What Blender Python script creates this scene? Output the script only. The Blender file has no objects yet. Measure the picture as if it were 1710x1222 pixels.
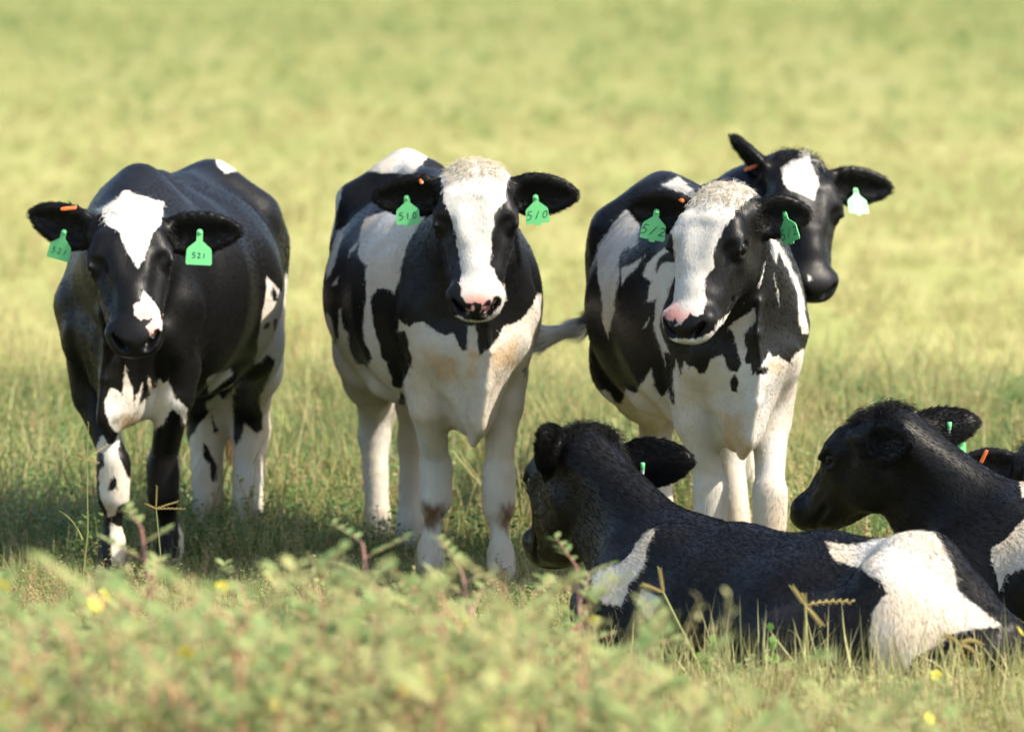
import bpy, math, random
import numpy as np
from mathutils import Matrix, Vector

# ------------------------------------------------------------------ camera, sky, sun, exposure
scene = bpy.context.scene
R = math.radians
PITCH = R(4.0)
cam_data = bpy.data.cameras.new('camera')
cam = bpy.data.objects.new('camera', cam_data)
scene.collection.objects.link(cam)
cam.location = (0.0, -20 * math.cos(PITCH), 0.6 + 20 * math.sin(PITCH))
cam.rotation_euler = (math.pi / 2 - PITCH, 0, 0)
cam_data.sensor_width = 36.0
cam_data.lens = 36 * 20 / 2.76
cam_data.clip_start = 0.5
cam_data.clip_end = 3000
cam_data.dof.use_dof = True
cam_data.dof.focus_distance = 18.4
cam_data.dof.aperture_fstop = 5.0
scene.camera = cam

SUN_AZ, SUN_EL = R(70), R(47)          # azimuth from -Y (towards the camera) round to +X (picture right)
sdir = Vector((math.sin(SUN_AZ) * math.cos(SUN_EL), -math.cos(SUN_AZ) * math.cos(SUN_EL), math.sin(SUN_EL)))
world = bpy.data.worlds.new('World')
scene.world = world
world.use_nodes = True
nt = world.node_tree
nt.nodes.clear()
sky = nt.nodes.new('ShaderNodeTexSky')
sky.sky_type = 'NISHITA'
sky.sun_disc = False
sky.sun_elevation = SUN_EL
sky.sun_rotation = math.pi - SUN_AZ
sky.dust_density = 1.5
bg = nt.nodes.new('ShaderNodeBackground')
bg.inputs['Strength'].default_value = 0.15
wo = nt.nodes.new('ShaderNodeOutputWorld')
nt.links.new(sky.outputs[0], bg.inputs[0])
nt.links.new(bg.outputs[0], wo.inputs[0])
sun_data = bpy.data.lights.new('sun', 'SUN')
sun_data.energy = 4.2
sun_data.angle = R(0.6)
sun_data.color = (1.0, 0.95, 0.86)
sun = bpy.data.objects.new('sun', sun_data)
sun.rotation_euler = sdir.to_track_quat('Z', 'Y').to_euler()
sun.location = (8, -6, 12)
scene.collection.objects.link(sun)
scene.view_settings.view_transform = 'Standard'
scene.view_settings.look = 'None'
scene.view_settings.exposure = 1.05
scene.view_settings.gamma = 1.0
scene.render.engine = 'CYCLES'
scene.cycles.max_bounces = 5
scene.cycles.diffuse_bounces = 3
scene.cycles_curves.shape = 'RIBBONS'
scene.cycles_curves.subdivisions = 2
scene.cycles.adaptive_threshold = 0.025
scene.cycles.transparent_max_bounces = 8

COL = scene.collection


def link(o, parent=None):
    COL.objects.link(o)
    if parent is not None:
        o.parent = parent
    return o


def tag(o, label=None, cat=None, group=None, kind=None):
    if label: o['label'] = label
    if cat: o['category'] = cat
    if group: o['group'] = group
    if kind: o['kind'] = kind
    return o


# ------------------------------------------------------------------ materials
def new_mat(name):
    m = bpy.data.materials.new(name)
    m.use_nodes = True
    n = m.node_tree
    b = n.nodes['Principled BSDF']
    return m, n, b


def node(n, typ, **kw):
    x = n.nodes.new(typ)
    for k, v in kw.items():
        if k.startswith('i_'):
            x.inputs[k[2:].replace('_', ' ')].default_value = v
        else:
            setattr(x, k, v)
    return x


def mat_coat():
    """Short cow hair: black or the vertex tint, split where the marking distance crosses zero."""
    m, n, b = new_mat('cow_coat')
    L = n.links.new
    mark = node(n, 'ShaderNodeAttribute', attribute_name='mark')
    tint = node(n, 'ShaderNodeAttribute', attribute_name='tint')
    pos = node(n, 'ShaderNodeTexCoord')
    mp = node(n, 'ShaderNodeMapping')
    mp.inputs['Scale'].default_value = (1, 1, 0.45)
    L(pos.outputs['Object'], mp.inputs[0])
    nz = node(n, 'ShaderNodeTexNoise', i_Scale=110.0, i_Detail=3.0)
    L(mp.outputs[0], nz.inputs['Vector'])
    ma = node(n, 'ShaderNodeMath', operation='SUBTRACT'); ma.inputs[1].default_value = 0.5
    L(nz.outputs[0], ma.inputs[0])
    mb = node(n, 'ShaderNodeMath', operation='MULTIPLY_ADD'); mb.inputs[1].default_value = 0.014
    L(ma.outputs[0], mb.inputs[0]); L(mark.outputs['Fac'], mb.inputs[2])
    mr = node(n, 'ShaderNodeMapRange'); mr.inputs[1].default_value = -0.0022; mr.inputs[2].default_value = 0.0022
    L(mb.outputs[0], mr.inputs[0])
    # soft blotches in the pale hair, faint brown in the black
    n2 = node(n, 'ShaderNodeTexNoise', i_Scale=14.0, i_Detail=4.0)
    L(pos.outputs['Object'], n2.inputs['Vector'])
    r2 = node(n, 'ShaderNodeMapRange'); r2.inputs[1].default_value = 0.3; r2.inputs[2].default_value = 0.7; r2.inputs[3].default_value = 0.84; r2.inputs[4].default_value = 1.0
    L(n2.outputs[0], r2.inputs[0])
    mul = node(n, 'ShaderNodeMix', data_type='RGBA', blend_type='MULTIPLY'); mul.inputs[0].default_value = 1
    L(tint.outputs['Color'], mul.inputs[6]); L(r2.outputs[0], mul.inputs[7])
    mix = node(n, 'ShaderNodeMix', data_type='RGBA')
    mix.inputs[6].default_value = (0.0055, 0.0050, 0.0047, 1)
    L(mr.outputs[0], mix.inputs[0]); L(mul.outputs[2], mix.inputs[7])
    L(mix.outputs[2], b.inputs['Base Color'])
    rr = node(n, 'ShaderNodeMapRange'); rr.inputs[3].default_value = 0.44; rr.inputs[4].default_value = 0.75
    L(mr.outputs[0], rr.inputs[0]); L(rr.outputs[0], b.inputs['Roughness'])
    b.inputs['Specular IOR Level'].default_value = 0.21
    b.inputs['Specular Tint'].default_value = (1.0, 0.95, 0.88, 1)
    b.inputs['Sheen Weight'].default_value = 0.0
    b.inputs['Sheen Roughness'].default_value = 0.4
    # hair grain
    mp2 = node(n, 'ShaderNodeMapping'); mp2.inputs['Scale'].default_value = (130, 260, 60)
    L(pos.outputs['Object'], mp2.inputs[0])
    n3 = node(n, 'ShaderNodeTexNoise', i_Scale=1.0, i_Detail=2.0)
    L(mp2.outputs[0], n3.inputs['Vector'])
    n4 = node(n, 'ShaderNodeTexNoise', i_Scale=22.0, i_Detail=3.0)
    L(pos.outputs['Object'], n4.inputs['Vector'])
    ad = node(n, 'ShaderNodeMath', operation='MULTIPLY_ADD'); ad.inputs[1].default_value = 1.0
    L(n4.outputs[0], ad.inputs[0]); L(n3.outputs[0], ad.inputs[2])
    bu = node(n, 'ShaderNodeBump', i_Strength=0.22, i_Distance=0.0025)
    L(ad.outputs[0], bu.inputs['Height']); L(bu.outputs[0], b.inputs['Normal'])
    return m


def mat_hair():
    m, n, b = new_mat('cow_hair')
    a = node(n, 'ShaderNodeAttribute', attribute_name='hair_color')
    n.links.new(a.outputs['Color'], b.inputs['Base Color'])
    b.inputs['Roughness'].default_value = 0.48
    b.inputs['Specular IOR Level'].default_value = 0.14
    b.inputs['Specular Tint'].default_value = (1.0, 0.95, 0.88, 1)
    return m


def mat_plain(name, col, rough=0.5, spec=0.5, noise=0.0, nscale=30, trans=0.0):
    m, n, b = new_mat(name)
    b.inputs['Base Color'].default_value = (*col, 1)
    b.inputs['Roughness'].default_value = rough
    b.inputs['Specular IOR Level'].default_value = spec
    if noise:
        tc = node(n, 'ShaderNodeTexCoord')
        nz = node(n, 'ShaderNodeTexNoise', i_Scale=float(nscale), i_Detail=3.0)
        n.links.new(tc.outputs['Object'], nz.inputs['Vector'])
        mx = node(n, 'ShaderNodeMix', data_type='RGBA')
        mx.inputs[6].default_value = (*[c * (1 - noise) for c in col], 1)
        mx.inputs[7].default_value = (*[min(1, c * (1 + noise)) for c in col], 1)
        n.links.new(nz.outputs[0], mx.inputs[0])
        n.links.new(mx.outputs[2], b.inputs['Base Color'])
    if trans:
        b.inputs['Transmission Weight'].default_value = 0
        b.inputs['Subsurface Weight'].default_value = 0
    return m


COAT = mat_coat()
HAIR = mat_hair()
EYE = mat_plain('cow_eye', (0.005, 0.004, 0.004), 0.22, 0.25, 0.3, 60)
TAG = mat_plain('tag_green', (0.15, 0.56, 0.19), 0.42, 0.5, 0.08, 40)
TAGPALE = mat_plain('tag_white_pin', (0.72, 0.74, 0.70), 0.4, 0.5, 0.05, 60)
INK = mat_plain('tag_ink', (0.012, 0.02, 0.03), 0.6, 0.3, 0.2, 80)
ORANGE = mat_plain('clip_orange', (0.80, 0.17, 0.035), 0.4, 0.5, 0.10, 60)


# ------------------------------------------------------------------ distance-field body builder
def unit(v):
    v = np.asarray(v, float)
    return v / (np.linalg.norm(v) + 1e-12)


class Body:
    def __init__(self):
        self.p = []          # primitives

    def cap(self, a, b, ra, rb, k=0.04, lab='body', M=None, side=(0, 1, 0), sub=False):
        """elliptic capsule a->b; radii (lateral, other) at each end"""
        ra = (ra, ra) if np.isscalar(ra) else ra
        rb = (rb, rb) if np.isscalar(rb) else rb
        a = np.array(a, float); b = np.array(b, float); s = np.array(side, float)
        if M is not None:
            a = M[:3, :3] @ a + M[:3, 3]; b = M[:3, :3] @ b + M[:3, 3]; s = M[:3, :3] @ s
        self.p.append(dict(a=a, b=b, ra=ra, rb=rb, k=k, lab=lab, s=s, sub=sub))

    def both(self, a, b, ra, rb, **kw):
        """the same on the left and right side (y mirrored in its own frame)"""
        lab = kw.pop('lab', 'body')
        for sg in (1, -1):
            f = np.array([1, sg, 1])
            self.cap(np.array(a) * f, np.array(b) * f, ra, rb, lab=lab, side=np.array(kw.get('side', (0, 1, 0))) * f,
                     **{q: v for q, v in kw.items() if q != 'side'})

    def chain(self, pts, rad, **kw):
        for i in range(len(pts) - 1):
            self.cap(pts[i], pts[i + 1], rad[i], rad[i + 1], **kw)

    @staticmethod
    def dist(q, P):
        a, b = q['a'], q['b']
        ax = b - a; L = np.linalg.norm(ax)
        w = ax / L if L > 1e-6 else np.array([0, 0, 1.0])
        if abs(np.dot(w, unit(q['s']))) > 0.98:
            w0 = np.array([0, 0, 1.0]) if abs(w[2]) < 0.9 else np.array([1.0, 0, 0])
            u = unit(w0 - w * np.dot(w0, w))
        else:
            u = unit(q['s'] - w * np.dot(q['s'], w))
        v = np.cross(w, u)
        rel = P - a.astype(np.float32)
        ta = rel @ w.astype(np.float32)
        t = np.clip(ta / max(L, 1e-6), 0, 1)
        cu = rel @ u.astype(np.float32); cv = rel @ v.astype(np.float32); cw = ta - t * L
        ru = q['ra'][0] + (q['rb'][0] - q['ra'][0]) * t
        rv = q['ra'][1] + (q['rb'][1] - q['ra'][1]) * t
        rw = np.minimum(ru, rv) if L > 1e-6 else (ru + rv) * 0.5
        qq = np.sqrt((cu / ru) ** 2 + (cv / rv) ** 2 + (cw / rw) ** 2) + 1e-5
        ln = np.sqrt(cu * cu + cv * cv + cw * cw) + 1e-6
        return (qq - 1) * ln / qq

    def evaluate(self, P, labels=False):
        N = len(P)
        order = np.argsort(P[:, 0], kind='stable')
        X, Y, Z = (np.ascontiguousarray(P[order, i]) for i in range(3))
        d = np.full(N, 0.5, np.float32)
        best = np.full(N, 9.0, np.float32); lab = np.zeros(N, np.int16)
        names = []
        for q in self.p:
            m = max(*q['ra'], *q['rb']) + q['k'] + 0.06
            lo = np.minimum(q['a'], q['b']) - m; hi = np.maximum(q['a'], q['b']) + m
            i0, i1 = np.searchsorted(X, np.array((lo[0], hi[0]), np.float32))
            yy, zz = Y[i0:i1], Z[i0:i1]
            idx = order[i0 + np.flatnonzero((yy > lo[1]) & (yy < hi[1]) & (zz > lo[2]) & (zz < hi[2]))]
            if not len(idx): continue
            e = self.dist(q, P[idx]); k = q['k']; d0 = d[idx]
            if q['sub']:
                e = -e
                h = np.clip(0.5 - 0.5 * (d0 - e) / k, 0, 1)
                d[idx] = d0 + (e - d0) * h + k * h * (1 - h)
            else:
                h = np.clip(0.5 + 0.5 * (d0 - e) / k, 0, 1)
                d[idx] = d0 + (e - d0) * h - k * h * (1 - h)
                if labels:
                    if q['lab'] not in names: names.append(q['lab'])
                    c = e < best[idx]
                    best[idx[c]] = e[c]; lab[idx[c]] = names.index(q['lab'])
        return (d, lab, names) if labels else d

    def mesh(self, fine_boxes, h=0.0095, hf=0.0055):
        lo = np.min([np.minimum(q['a'], q['b']) - max(*q['ra'], *q['rb']) for q in self.p if not q['sub']], 0) - 0.05
        hi = np.max([np.maximum(q['a'], q['b']) + max(*q['ra'], *q['rb']) for q in self.p if not q['sub']], 0) + 0.05
        ax = []
        for i in range(3):
            c = [lo[i]]
            while c[-1] < hi[i]:
                f = any(bx[0][i] - h < c[-1] < bx[1][i] for bx in fine_boxes)
                c.append(c[-1] + (hf if f else h))
            n = (len(c) + 3) // 4 * 4 + 1
            while len(c) < n: c.append(c[-1] + h)
            ax.append(np.array(c, np.float32))
        n = [len(a) for a in ax]
        # coarse pass to find the cells near the skin
        cg = np.stack(np.meshgrid(*[a[::4] for a in ax], indexing='ij'), -1).reshape(-1, 3)
        dc = self.evaluate(cg).reshape([len(a[::4]) for a in ax])
        near = np.abs(dc) < 0.055
        # a coarse cell is active if any of its corners is near
        act = np.zeros([s - 1 for s in dc.shape], bool)
        for i in (0, 1):
            for j in (0, 1):
                for k in (0, 1):
                    act |= near[i:i + act.shape[0], j:j + act.shape[1], k:k + act.shape[2]]
        full = np.full(n, 0.5, np.float32)
        inside = np.repeat(np.repeat(np.repeat(dc < 0, 4, 0), 4, 1), 4, 2)[:n[0], :n[1], :n[2]]
        full[inside] = -0.5
        fa = np.zeros(n, bool)
        up = np.repeat(np.repeat(np.repeat(act, 4, 0), 4, 1), 4, 2)
        for i in (0, 1):
            for j in (0, 1):
                for k in (0, 1):
                    fa[i:i + up.shape[0], j:j + up.shape[1], k:k + up.shape[2]] |= up
        ii = np.argwhere(fa)
        P = np.stack([ax[0][ii[:, 0]], ax[1][ii[:, 1]], ax[2][ii[:, 2]]], 1)
        full[fa] = self.evaluate(P)
        # surface nets
        s = full < 0
        cs = [m - 1 for m in n]
        cnt = np.zeros(cs, np.int8)
        for i in (0, 1):
            for j in (0, 1):
                for k in (0, 1):
                    cnt += s[i:i + cs[0], j:j + cs[1], k:k + cs[2]]
        mixed = (cnt > 0) & (cnt < 8)
        C = np.argwhere(mixed)
        vid = np.full(cs, -1, np.int32); vid[mixed] = np.arange(len(C))
        acc = np.zeros((len(C), 3)); wn = np.zeros(len(C))
        corners = [(i, j, k) for i in (0, 1) for j in (0, 1) for k in (0, 1)]
        def gp(c, o):
            return np.stack([ax[0][c[:, 0] + o[0]], ax[1][c[:, 1] + o[1]], ax[2][c[:, 2] + o[2]]], 1)
        for o1 in corners:
            for d in range(3):
                if o1[d]: continue
                o2 = list(o1); o2[d] = 1
                f1 = full[C[:, 0] + o1[0], C[:, 1] + o1[1], C[:, 2] + o1[2]]
                f2 = full[C[:, 0] + o2[0], C[:, 1] + o2[1], C[:, 2] + o2[2]]
                x = (f1 < 0) != (f2 < 0)
                t = np.where(x, f1 / (f1 - f2 + 1e-12), 0)
                p1, p2 = gp(C, o1), gp(C, o2)
                acc += np.where(x[:, None], p1 + (p2 - p1) * t[:, None], 0); wn += x
        V = acc / wn[:, None]
        F = []
        for d in range(3):
            o = [1 if q == d else 0 for q in range(3)]
            a0 = s[tuple(slice(1, m - 1) if q != d else slice(0, m - 1) for q, m in enumerate(n))]
            a1 = s[tuple(slice(1, m - 1) if q != d else slice(1, m) for q, m in enumerate(n))]
            e = np.argwhere(a0 != a1)
            sgn = a0[e[:, 0], e[:, 1], e[:, 2]]
            e = e + np.array([0 if q == d else 1 for q in range(3)])
            u, v = (d + 1) % 3, (d + 2) % 3
            du = np.eye(3, dtype=int)[u]; dv = np.eye(3, dtype=int)[v]
            qd = [vid[tuple((e - x).T)] for x in (du * 0, du, du + dv, dv)]
            qd = np.stack(qd, 1)
            F.append(np.where(sgn[:, None], qd, qd[:, ::-1]))
        F = np.concatenate(F)
        F = F[(F >= 0).all(1)]
        # light smoothing
        for lam in (0.5, 0.5):
            S = np.zeros_like(V); cn = np.zeros(len(V))
            for x, y in ((0, 1), (1, 2), (2, 3), (3, 0)):
                np.add.at(S, F[:, x], V[F[:, y]]); np.add.at(cn, F[:, x], 1)
            V = V + lam * (S / np.maximum(cn, 1)[:, None] - V)
        return V.astype(np.float32), F


def vnormals(V, F):
    n = np.cross(V[F[:, 2]] - V[F[:, 0]], V[F[:, 3]] - V[F[:, 1]])
    N = np.zeros_like(V)
    for i in range(4): np.add.at(N, F[:, i], n)
    return N / (np.linalg.norm(N, axis=1, keepdims=True) + 1e-9)


def sines(P, scale, seed, n=8):
    """cheap smooth 3-D noise, about -1..1"""
    r = np.random.default_rng(seed)
    out = np.zeros(len(P))
    for i in range(n):
        d = unit(r.normal(size=3)) * scale * r.uniform(0.6, 1.7)
        out += np.sin(P @ d * 2 * np.pi + r.uniform(0, 6.28))
    return out / n * 1.8


def poly_sd(P, poly):
    """signed distance to a closed polygon, positive inside"""
    poly = np.asarray(poly, float)
    d = np.full(len(P), 1e9); ins = np.zeros(len(P), bool)
    for a, b in zip(poly, np.roll(poly, -1, 0)):
        e = b - a; w = P - a
        t = np.clip((w @ e) / (e @ e + 1e-12), 0, 1)
        q = w - t[:, None] * e
        d = np.minimum(d, (q * q).sum(1))
        c = ((a[1] <= P[:, 1]) != (b[1] <= P[:, 1]))
        xx = a[0] + (P[:, 1] - a[1]) / (e[1] if abs(e[1]) > 1e-12 else 1e-12) * e[0]
        ins ^= c & (P[:, 0] < xx)
    d = np.sqrt(d)
    return np.where(ins, d, -d)


def grid_mesh(name, V, F):
    me = bpy.data.meshes.new(name)
    me.vertices.add(len(V)); me.vertices.foreach_set('co', np.ascontiguousarray(V, np.float32).ravel())
    k = F.shape[1]
    me.loops.add(len(F) * k); me.loops.foreach_set('vertex_index', np.ascontiguousarray(F, np.int32).ravel())
    me.polygons.add(len(F)); me.polygons.foreach_set('loop_start', np.arange(0, len(F) * k, k, dtype=np.int32))
    me.update(calc_edges=True)
    me.validate()
    return me


def smooth(me):
    me.polygons.foreach_set('use_smooth', np.ones(len(me.polygons), bool))


def frame(origin, fwd, left=None, up=None):
    """4x4 with x = fwd, z close to up"""
    x = unit(fwd)
    z = np.asarray(up if up is not None else (0, 0, 1), float)
    z = unit(z - x * np.dot(z, x)); y = np.cross(z, x)
    M = np.eye(4); M[:3, 0] = x; M[:3, 1] = y; M[:3, 2] = z; M[:3, 3] = origin
    return M


def rotx(M, a):
    c, s = math.cos(a), math.sin(a)
    Q = np.eye(4); Q[1:3, 1:3] = [[c, -s], [s, c]]
    return M @ Q


# ------------------------------------------------------------------ a cow
def head_parts(B, M, ears, hs=1.0, mouth=0.0):
    """M: head frame, x to the muzzle, y to the animal's left, z out of the forehead. ears: [(dir, normal, length)] left, right in head frame"""
    H = M.copy(); H[:3, :3] *= 1.0
    def c(a, b, ra, rb, k=0.03, lab='head', sub=False, side=(0, 1, 0)):
        XS = np.array([0.92, 1, 1])
        B.cap(np.array(a) * XS * hs, np.array(b) * XS * hs, tuple(np.array(ra if not np.isscalar(ra) else (ra, ra)) * hs),
              tuple(np.array(rb if not np.isscalar(rb) else (rb, rb)) * hs), k=k * hs, lab=lab, M=H, sub=sub, side=side)
    def cc(a, b, ra, rb, **kw):
        for s in (1, -1):
            f = np.array([1, s, 1])
            c(np.array(a) * f, np.array(b) * f, ra, rb, **kw)
    # skull, from poll to nose: lateral, dorsal radii
    c((0.035, 0, -0.050), (0.13, 0, -0.040), (0.078, 0.068), (0.098, 0.082))
    c((0.13, 0, -0.040), (0.20, 0, -0.042), (0.098, 0.082), (0.090, 0.078))
    c((0.19, 0, -0.042), (0.31, 0, -0.046), (0.072, 0.074), (0.050, 0.056), k=0.04)
    c((0.31, 0, -0.046), (0.415, 0, -0.055), (0.050, 0.056), (0.060, 0.050))
    cc((0.20, 0.046, -0.085), (0.36, 0.040, -0.082), (0.036, 0.045), (0.028, 0.036), k=0.03)
    # poll bump
    c((0.014, 0, -0.036), (0.06, 0, -0.018), (0.088, 0.034), (0.092, 0.036), k=0.04)
    # brow ridges and the hollow between
    cc((0.110, 0.068, 0.008), (0.172, 0.088, 0.004), 0.028, 0.022, k=0.025)
    cc((0.218, 0.100, 0.012), (0.300, 0.082, -0.004), 0.036, 0.026, k=0.022, sub=True)
    c((0.15, 0, 0.060), (0.24, 0, 0.052), (0.040, 0.020), (0.030, 0.018), k=0.03, sub=True)
    cc((0.07, 0.118, -0.055), (0.13, 0.122, -0.075), 0.022, 0.024, k=0.025, sub=True)
    cc((0.24, 0.094, -0.060), (0.33, 0.080, -0.066), 0.018, 0.014, k=0.02, sub=True)
    # cheek / jaw
    cc((0.085, 0.052, -0.125), (0.175, 0.048, -0.130), (0.036, 0.060), (0.034, 0.056), k=0.05)
    cc((0.175, 0.046, -0.130), (0.34, 0.026, -0.108), (0.032, 0.048), (0.024, 0.030), k=0.04)
    cc((0.20, 0.070, -0.060), (0.32, 0.048, -0.062), (0.018, 0.03), (0.016, 0.02), k=0.04)
    # muzzle: broad nose pad, lips, chin
    c((0.405, -0.036, -0.042), (0.405, 0.036, -0.042), 0.035, 0.035, k=0.035, side=(1, 0, 0))
    c((0.432, -0.026, -0.048), (0.432, 0.026, -0.048), (0.034, 0.034), (0.034, 0.034), k=0.025, side=(1, 0, 0))
    c((0.392, -0.034, -0.076), (0.392, 0.034, -0.076), 0.028, 0.028, k=0.025, side=(1, 0, 0))
    c((0.28, 0, -0.108), (0.375, 0, -0.110), (0.034, 0.024), (0.030, 0.020), k=0.02)
    # mouth line
    cc((0.30, 0.074, -0.094), (0.42, 0.052, -0.100), 0.008, 0.008, k=0.006, sub=True)
    c((0.436, -0.055, -0.099), (0.436, 0.055, -0.099), 0.007, 0.007, k=0.006, sub=True, side=(1, 0, 0))
    cc((0.432, 0.036, -0.040), (0.405, 0.056, -0.036), 0.024, 0.024, k=0.012)
    # nostrils
    cc((0.466, 0.028, -0.036), (0.440, 0.064, -0.016), (0.014, 0.014), (0.010, 0.010), k=0.005, sub=True)
    cc((0.444, 0.030, -0.036), (0.425, 0.052, -0.024), 0.010, 0.009, k=0.005, sub=True)
    # eye: orbital swelling, opening, lids
    cc((0.156, 0.084, -0.020), (0.182, 0.088, -0.022), 0.030, 0.027, k=0.014)
    cc((0.168, 0.118, -0.018), (0.180, 0.117, -0.020), 0.0205, 0.0195, k=0.007, sub=True)
    cc((0.146, 0.104, 0.006), (0.196, 0.108, 0.002), 0.009, 0.007, k=0.008)
    # ears
    for i, (d, nrm, ln) in enumerate(ears):
        s = 1 if i == 0 else -1
        d = unit(d); nrm = np.asarray(nrm, float); nrm = unit(nrm - d * np.dot(nrm, d)); sd = np.cross(nrm, d)
        root = np.array([0.050, 0.066 * s, -0.052]); lab = 'earL' if s > 0 else 'earR'
        q = lambda t: root + d * ln * t
        c(root, q(0.28), (0.034, 0.030), (0.036, 0.028), k=0.03, lab=lab, side=sd)
        w_ = lambda t: 0.057 * max(0.05, math.sin(math.pi * min(1, (t * 0.86 + 0.10))) ) ** 0.75
        T = np.linspace(0.22, 0.95, 8)
        for t0, t1 in zip(T, T[1:]):
            c(q(t0), q(t1), (w_(t0), 0.020 - 0.008 * t0), (w_(t1), 0.020 - 0.008 * t1), k=0.02, lab=lab, side=sd)
        o = nrm * 0.020
        T = np.linspace(0.28, 0.88, 6)
        for t0, t1 in zip(T, T[1:]):
            c(q(t0) + o, q(t1) + o, (max(0.012, w_(t0) - 0.016), 0.017), (max(0.012, w_(t1) - 0.016), 0.017 - 0.003 * t1), k=0.012, sub=True, side=sd)
    return H


def standing(B, P):
    """torso and legs in cow space: x forward, y left, z up, feet on z = 0"""
    w = P.get('wide', 1.0); rz = P.get('rump', 0.0)
    def t(pts, rad, **kw): B.chain(pts, rad, **kw)
    # barrel
    t([(-0.56, 0, 0.92), (-0.40, 0, 0.88), (-0.12, 0, 0.775), (0.16, 0, 0.765), (0.38, 0, 0.785)],
      [(0.105, 0.13), (0.150 * w, 0.195), (0.235 * w, 0.280), (0.215 * w, 0.285), (0.150, 0.250)], k=0.05)
    # spine ridge and withers
    t([(-0.60, 0, 1.06 + rz), (-0.40, 0, 1.10 + rz), (-0.1, 0, 1.06 + rz * 0.6), (0.16, 0, 1.045), (0.33, 0, 1.065), (0.46, 0, 1.01)],
      [0.036, 0.040, 0.036, 0.042, 0.050, 0.06], k=0.07)
    # hook bones, pin bones
    B.both((-0.36, 0.07, 1.07 + rz), (-0.385, 0.150, 1.020 + rz), 0.044, 0.042, k=0.06)
    B.both((-0.64, 0.065, 0.95), (-0.62, 0.07, 0.93), 0.045, 0.05, k=0.06)
    B.both((-0.385, 0.140, 1.00 + rz), (-0.62, 0.075, 0.95), 0.045, 0.05, k=0.05)
    # shoulder blade, point of shoulder, brisket
    c_ = P.get('chest', 1.0)
    B.both((0.30, 0.075, 0.99), (0.43, 0.138 * c_, 0.74), (0.05, 0.085), (0.066, 0.105), k=0.07)
    B.both((0.43, 0.138 * c_, 0.74), (0.505, 0.112 * c_, 0.67), (0.062, 0.09), (0.056, 0.075), k=0.04)
    t([(0.46, 0, 0.80), (0.535, 0, 0.66), (0.52, 0, 0.545), (0.40, 0, 0.50), (0.15, 0, 0.50)],
      [(0.120, 0.15), (0.085, 0.105), (0.055, 0.085), (0.070, 0.060), (0.11, 0.05)], k=0.05)
    dl = P.get('dewlap', 1.0)
    t([(0.60, 0, 0.78), (0.600, 0, 0.62), (0.555, 0, 0.485), (0.47, 0, 0.45)], [(0.030, 0.05), (0.030, 0.05), (0.028, 0.05 * dl), (0.03, 0.03)], k=0.045)
    B.both((0.545, 0.060 * c_, 0.69), (0.50, 0.056 * c_, 0.56), (0.050, 0.06), (0.040, 0.05), k=0.022)
    t([(0.635, 0.004, 0.82), (0.645, -0.006, 0.74), (0.648, 0.004, 0.66), (0.640, -0.004, 0.57), (0.612, -0.014, 0.48), (0.56, -0.016, 0.425 - 0.05 * (dl - 1))], [(0.012, 0.045), (0.016, 0.047), (0.012, 0.045), (0.018, 0.045), (0.020, 0.05 * dl), (0.013, 0.025)], k=0.022)
    # belly and flank fold
    t([(-0.30, 0, 0.60), (0.0, 0, 0.52)], [(0.12, 0.05), (0.15 * w, 0.05)], k=0.08)
    # legs
    for s, nm in ((1, 'L'), (-1, 'R')):
        f = P['fore' + nm]; g = P['hind' + nm]     # ((knee xyz), (fetlock xyz), (foot xyz))
        y = s * 0.115 * P.get('chest', 1.0)
        sh = (0.43, y * 1.08, 0.66); el = (0.385, y * 1.08, 0.575)
        B.cap(sh, el, (0.058, 0.100), (0.056, 0.088), k=0.04, lab='fore' + nm)
        kn, fe, ft = [np.array(v, float) for v in f]
        up_ = np.array([0.40, y * 1.02, 0.50])
        B.cap(el, up_, (0.055, 0.086), (0.048, 0.066), k=0.025, lab='fore' + nm)
        B.cap(up_, kn + (0, 0, 0.07), (0.048, 0.064), (0.036, 0.040), k=0.03, lab='fore' + nm)
        B.cap(kn + (0.004, 0, 0.05), kn + (0.004, 0, -0.035), (0.047, 0.047), (0.044, 0.044), k=0.018, lab='fore' + nm)
        B.cap(kn + (-0.005, 0, -0.04), fe + (0, 0, 0.04), (0.026, 0.031), (0.025, 0.030), k=0.02, lab='fore' + nm)
        B.cap(fe + (-0.004, 0, 0.02), fe + (0, 0, -0.01), (0.035, 0.039), (0.034, 0.037), k=0.015, lab='fore' + nm)
        B.cap(fe, ft + (0, 0, 0.04), (0.032, 0.034), (0.036, 0.042), k=0.02, lab='fore' + nm)
        for q in (1, -1):
            B.cap(ft + (-0.01, q * 0.019, 0.035), ft + (0.035, q * 0.021, 0.018), (0.019, 0.032), (0.017, 0.02), k=0.006, lab='hoof')
            B.cap(fe + (-0.043, q * 0.016, -0.015), fe + (-0.046, q * 0.016, -0.025), 0.010, 0.008, k=0.01, lab='hoof')
        ht = P.get('hind_thick', 1.0)
        st, hk, fe, ft = [np.array(v, float) for v in g]
        hp = np.array([-0.46, s * 0.110, 0.88])
        B.cap(hp, st, (0.085, 0.165), (0.070, 0.110), k=0.07, lab='hind' + nm)
        B.cap((-0.60, s * 0.085, 0.86), (hk + st) * 0.5 + (-0.05, 0, 0.02), (0.070 * ht, 0.09), (0.062 * ht, 0.065), k=0.06, lab='hind' + nm)
        B.cap(st, hk + (0.02, 0, 0.06), (0.076 * ht, 0.115), (0.050 * ht, 0.062 * ht), k=0.05, lab='hind' + nm)
        B.cap(hk + (0.012, 0, 0.05), hk + (0, 0, -0.05), (0.045 * ht, 0.056 * ht), (0.042 * ht, 0.050 * ht), k=0.03, lab='hind' + nm)
        B.cap(hk + (-0.045, 0, 0.035), hk + (-0.03, 0, -0.01), 0.020, 0.022, k=0.03, lab='hind' + nm)
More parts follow.
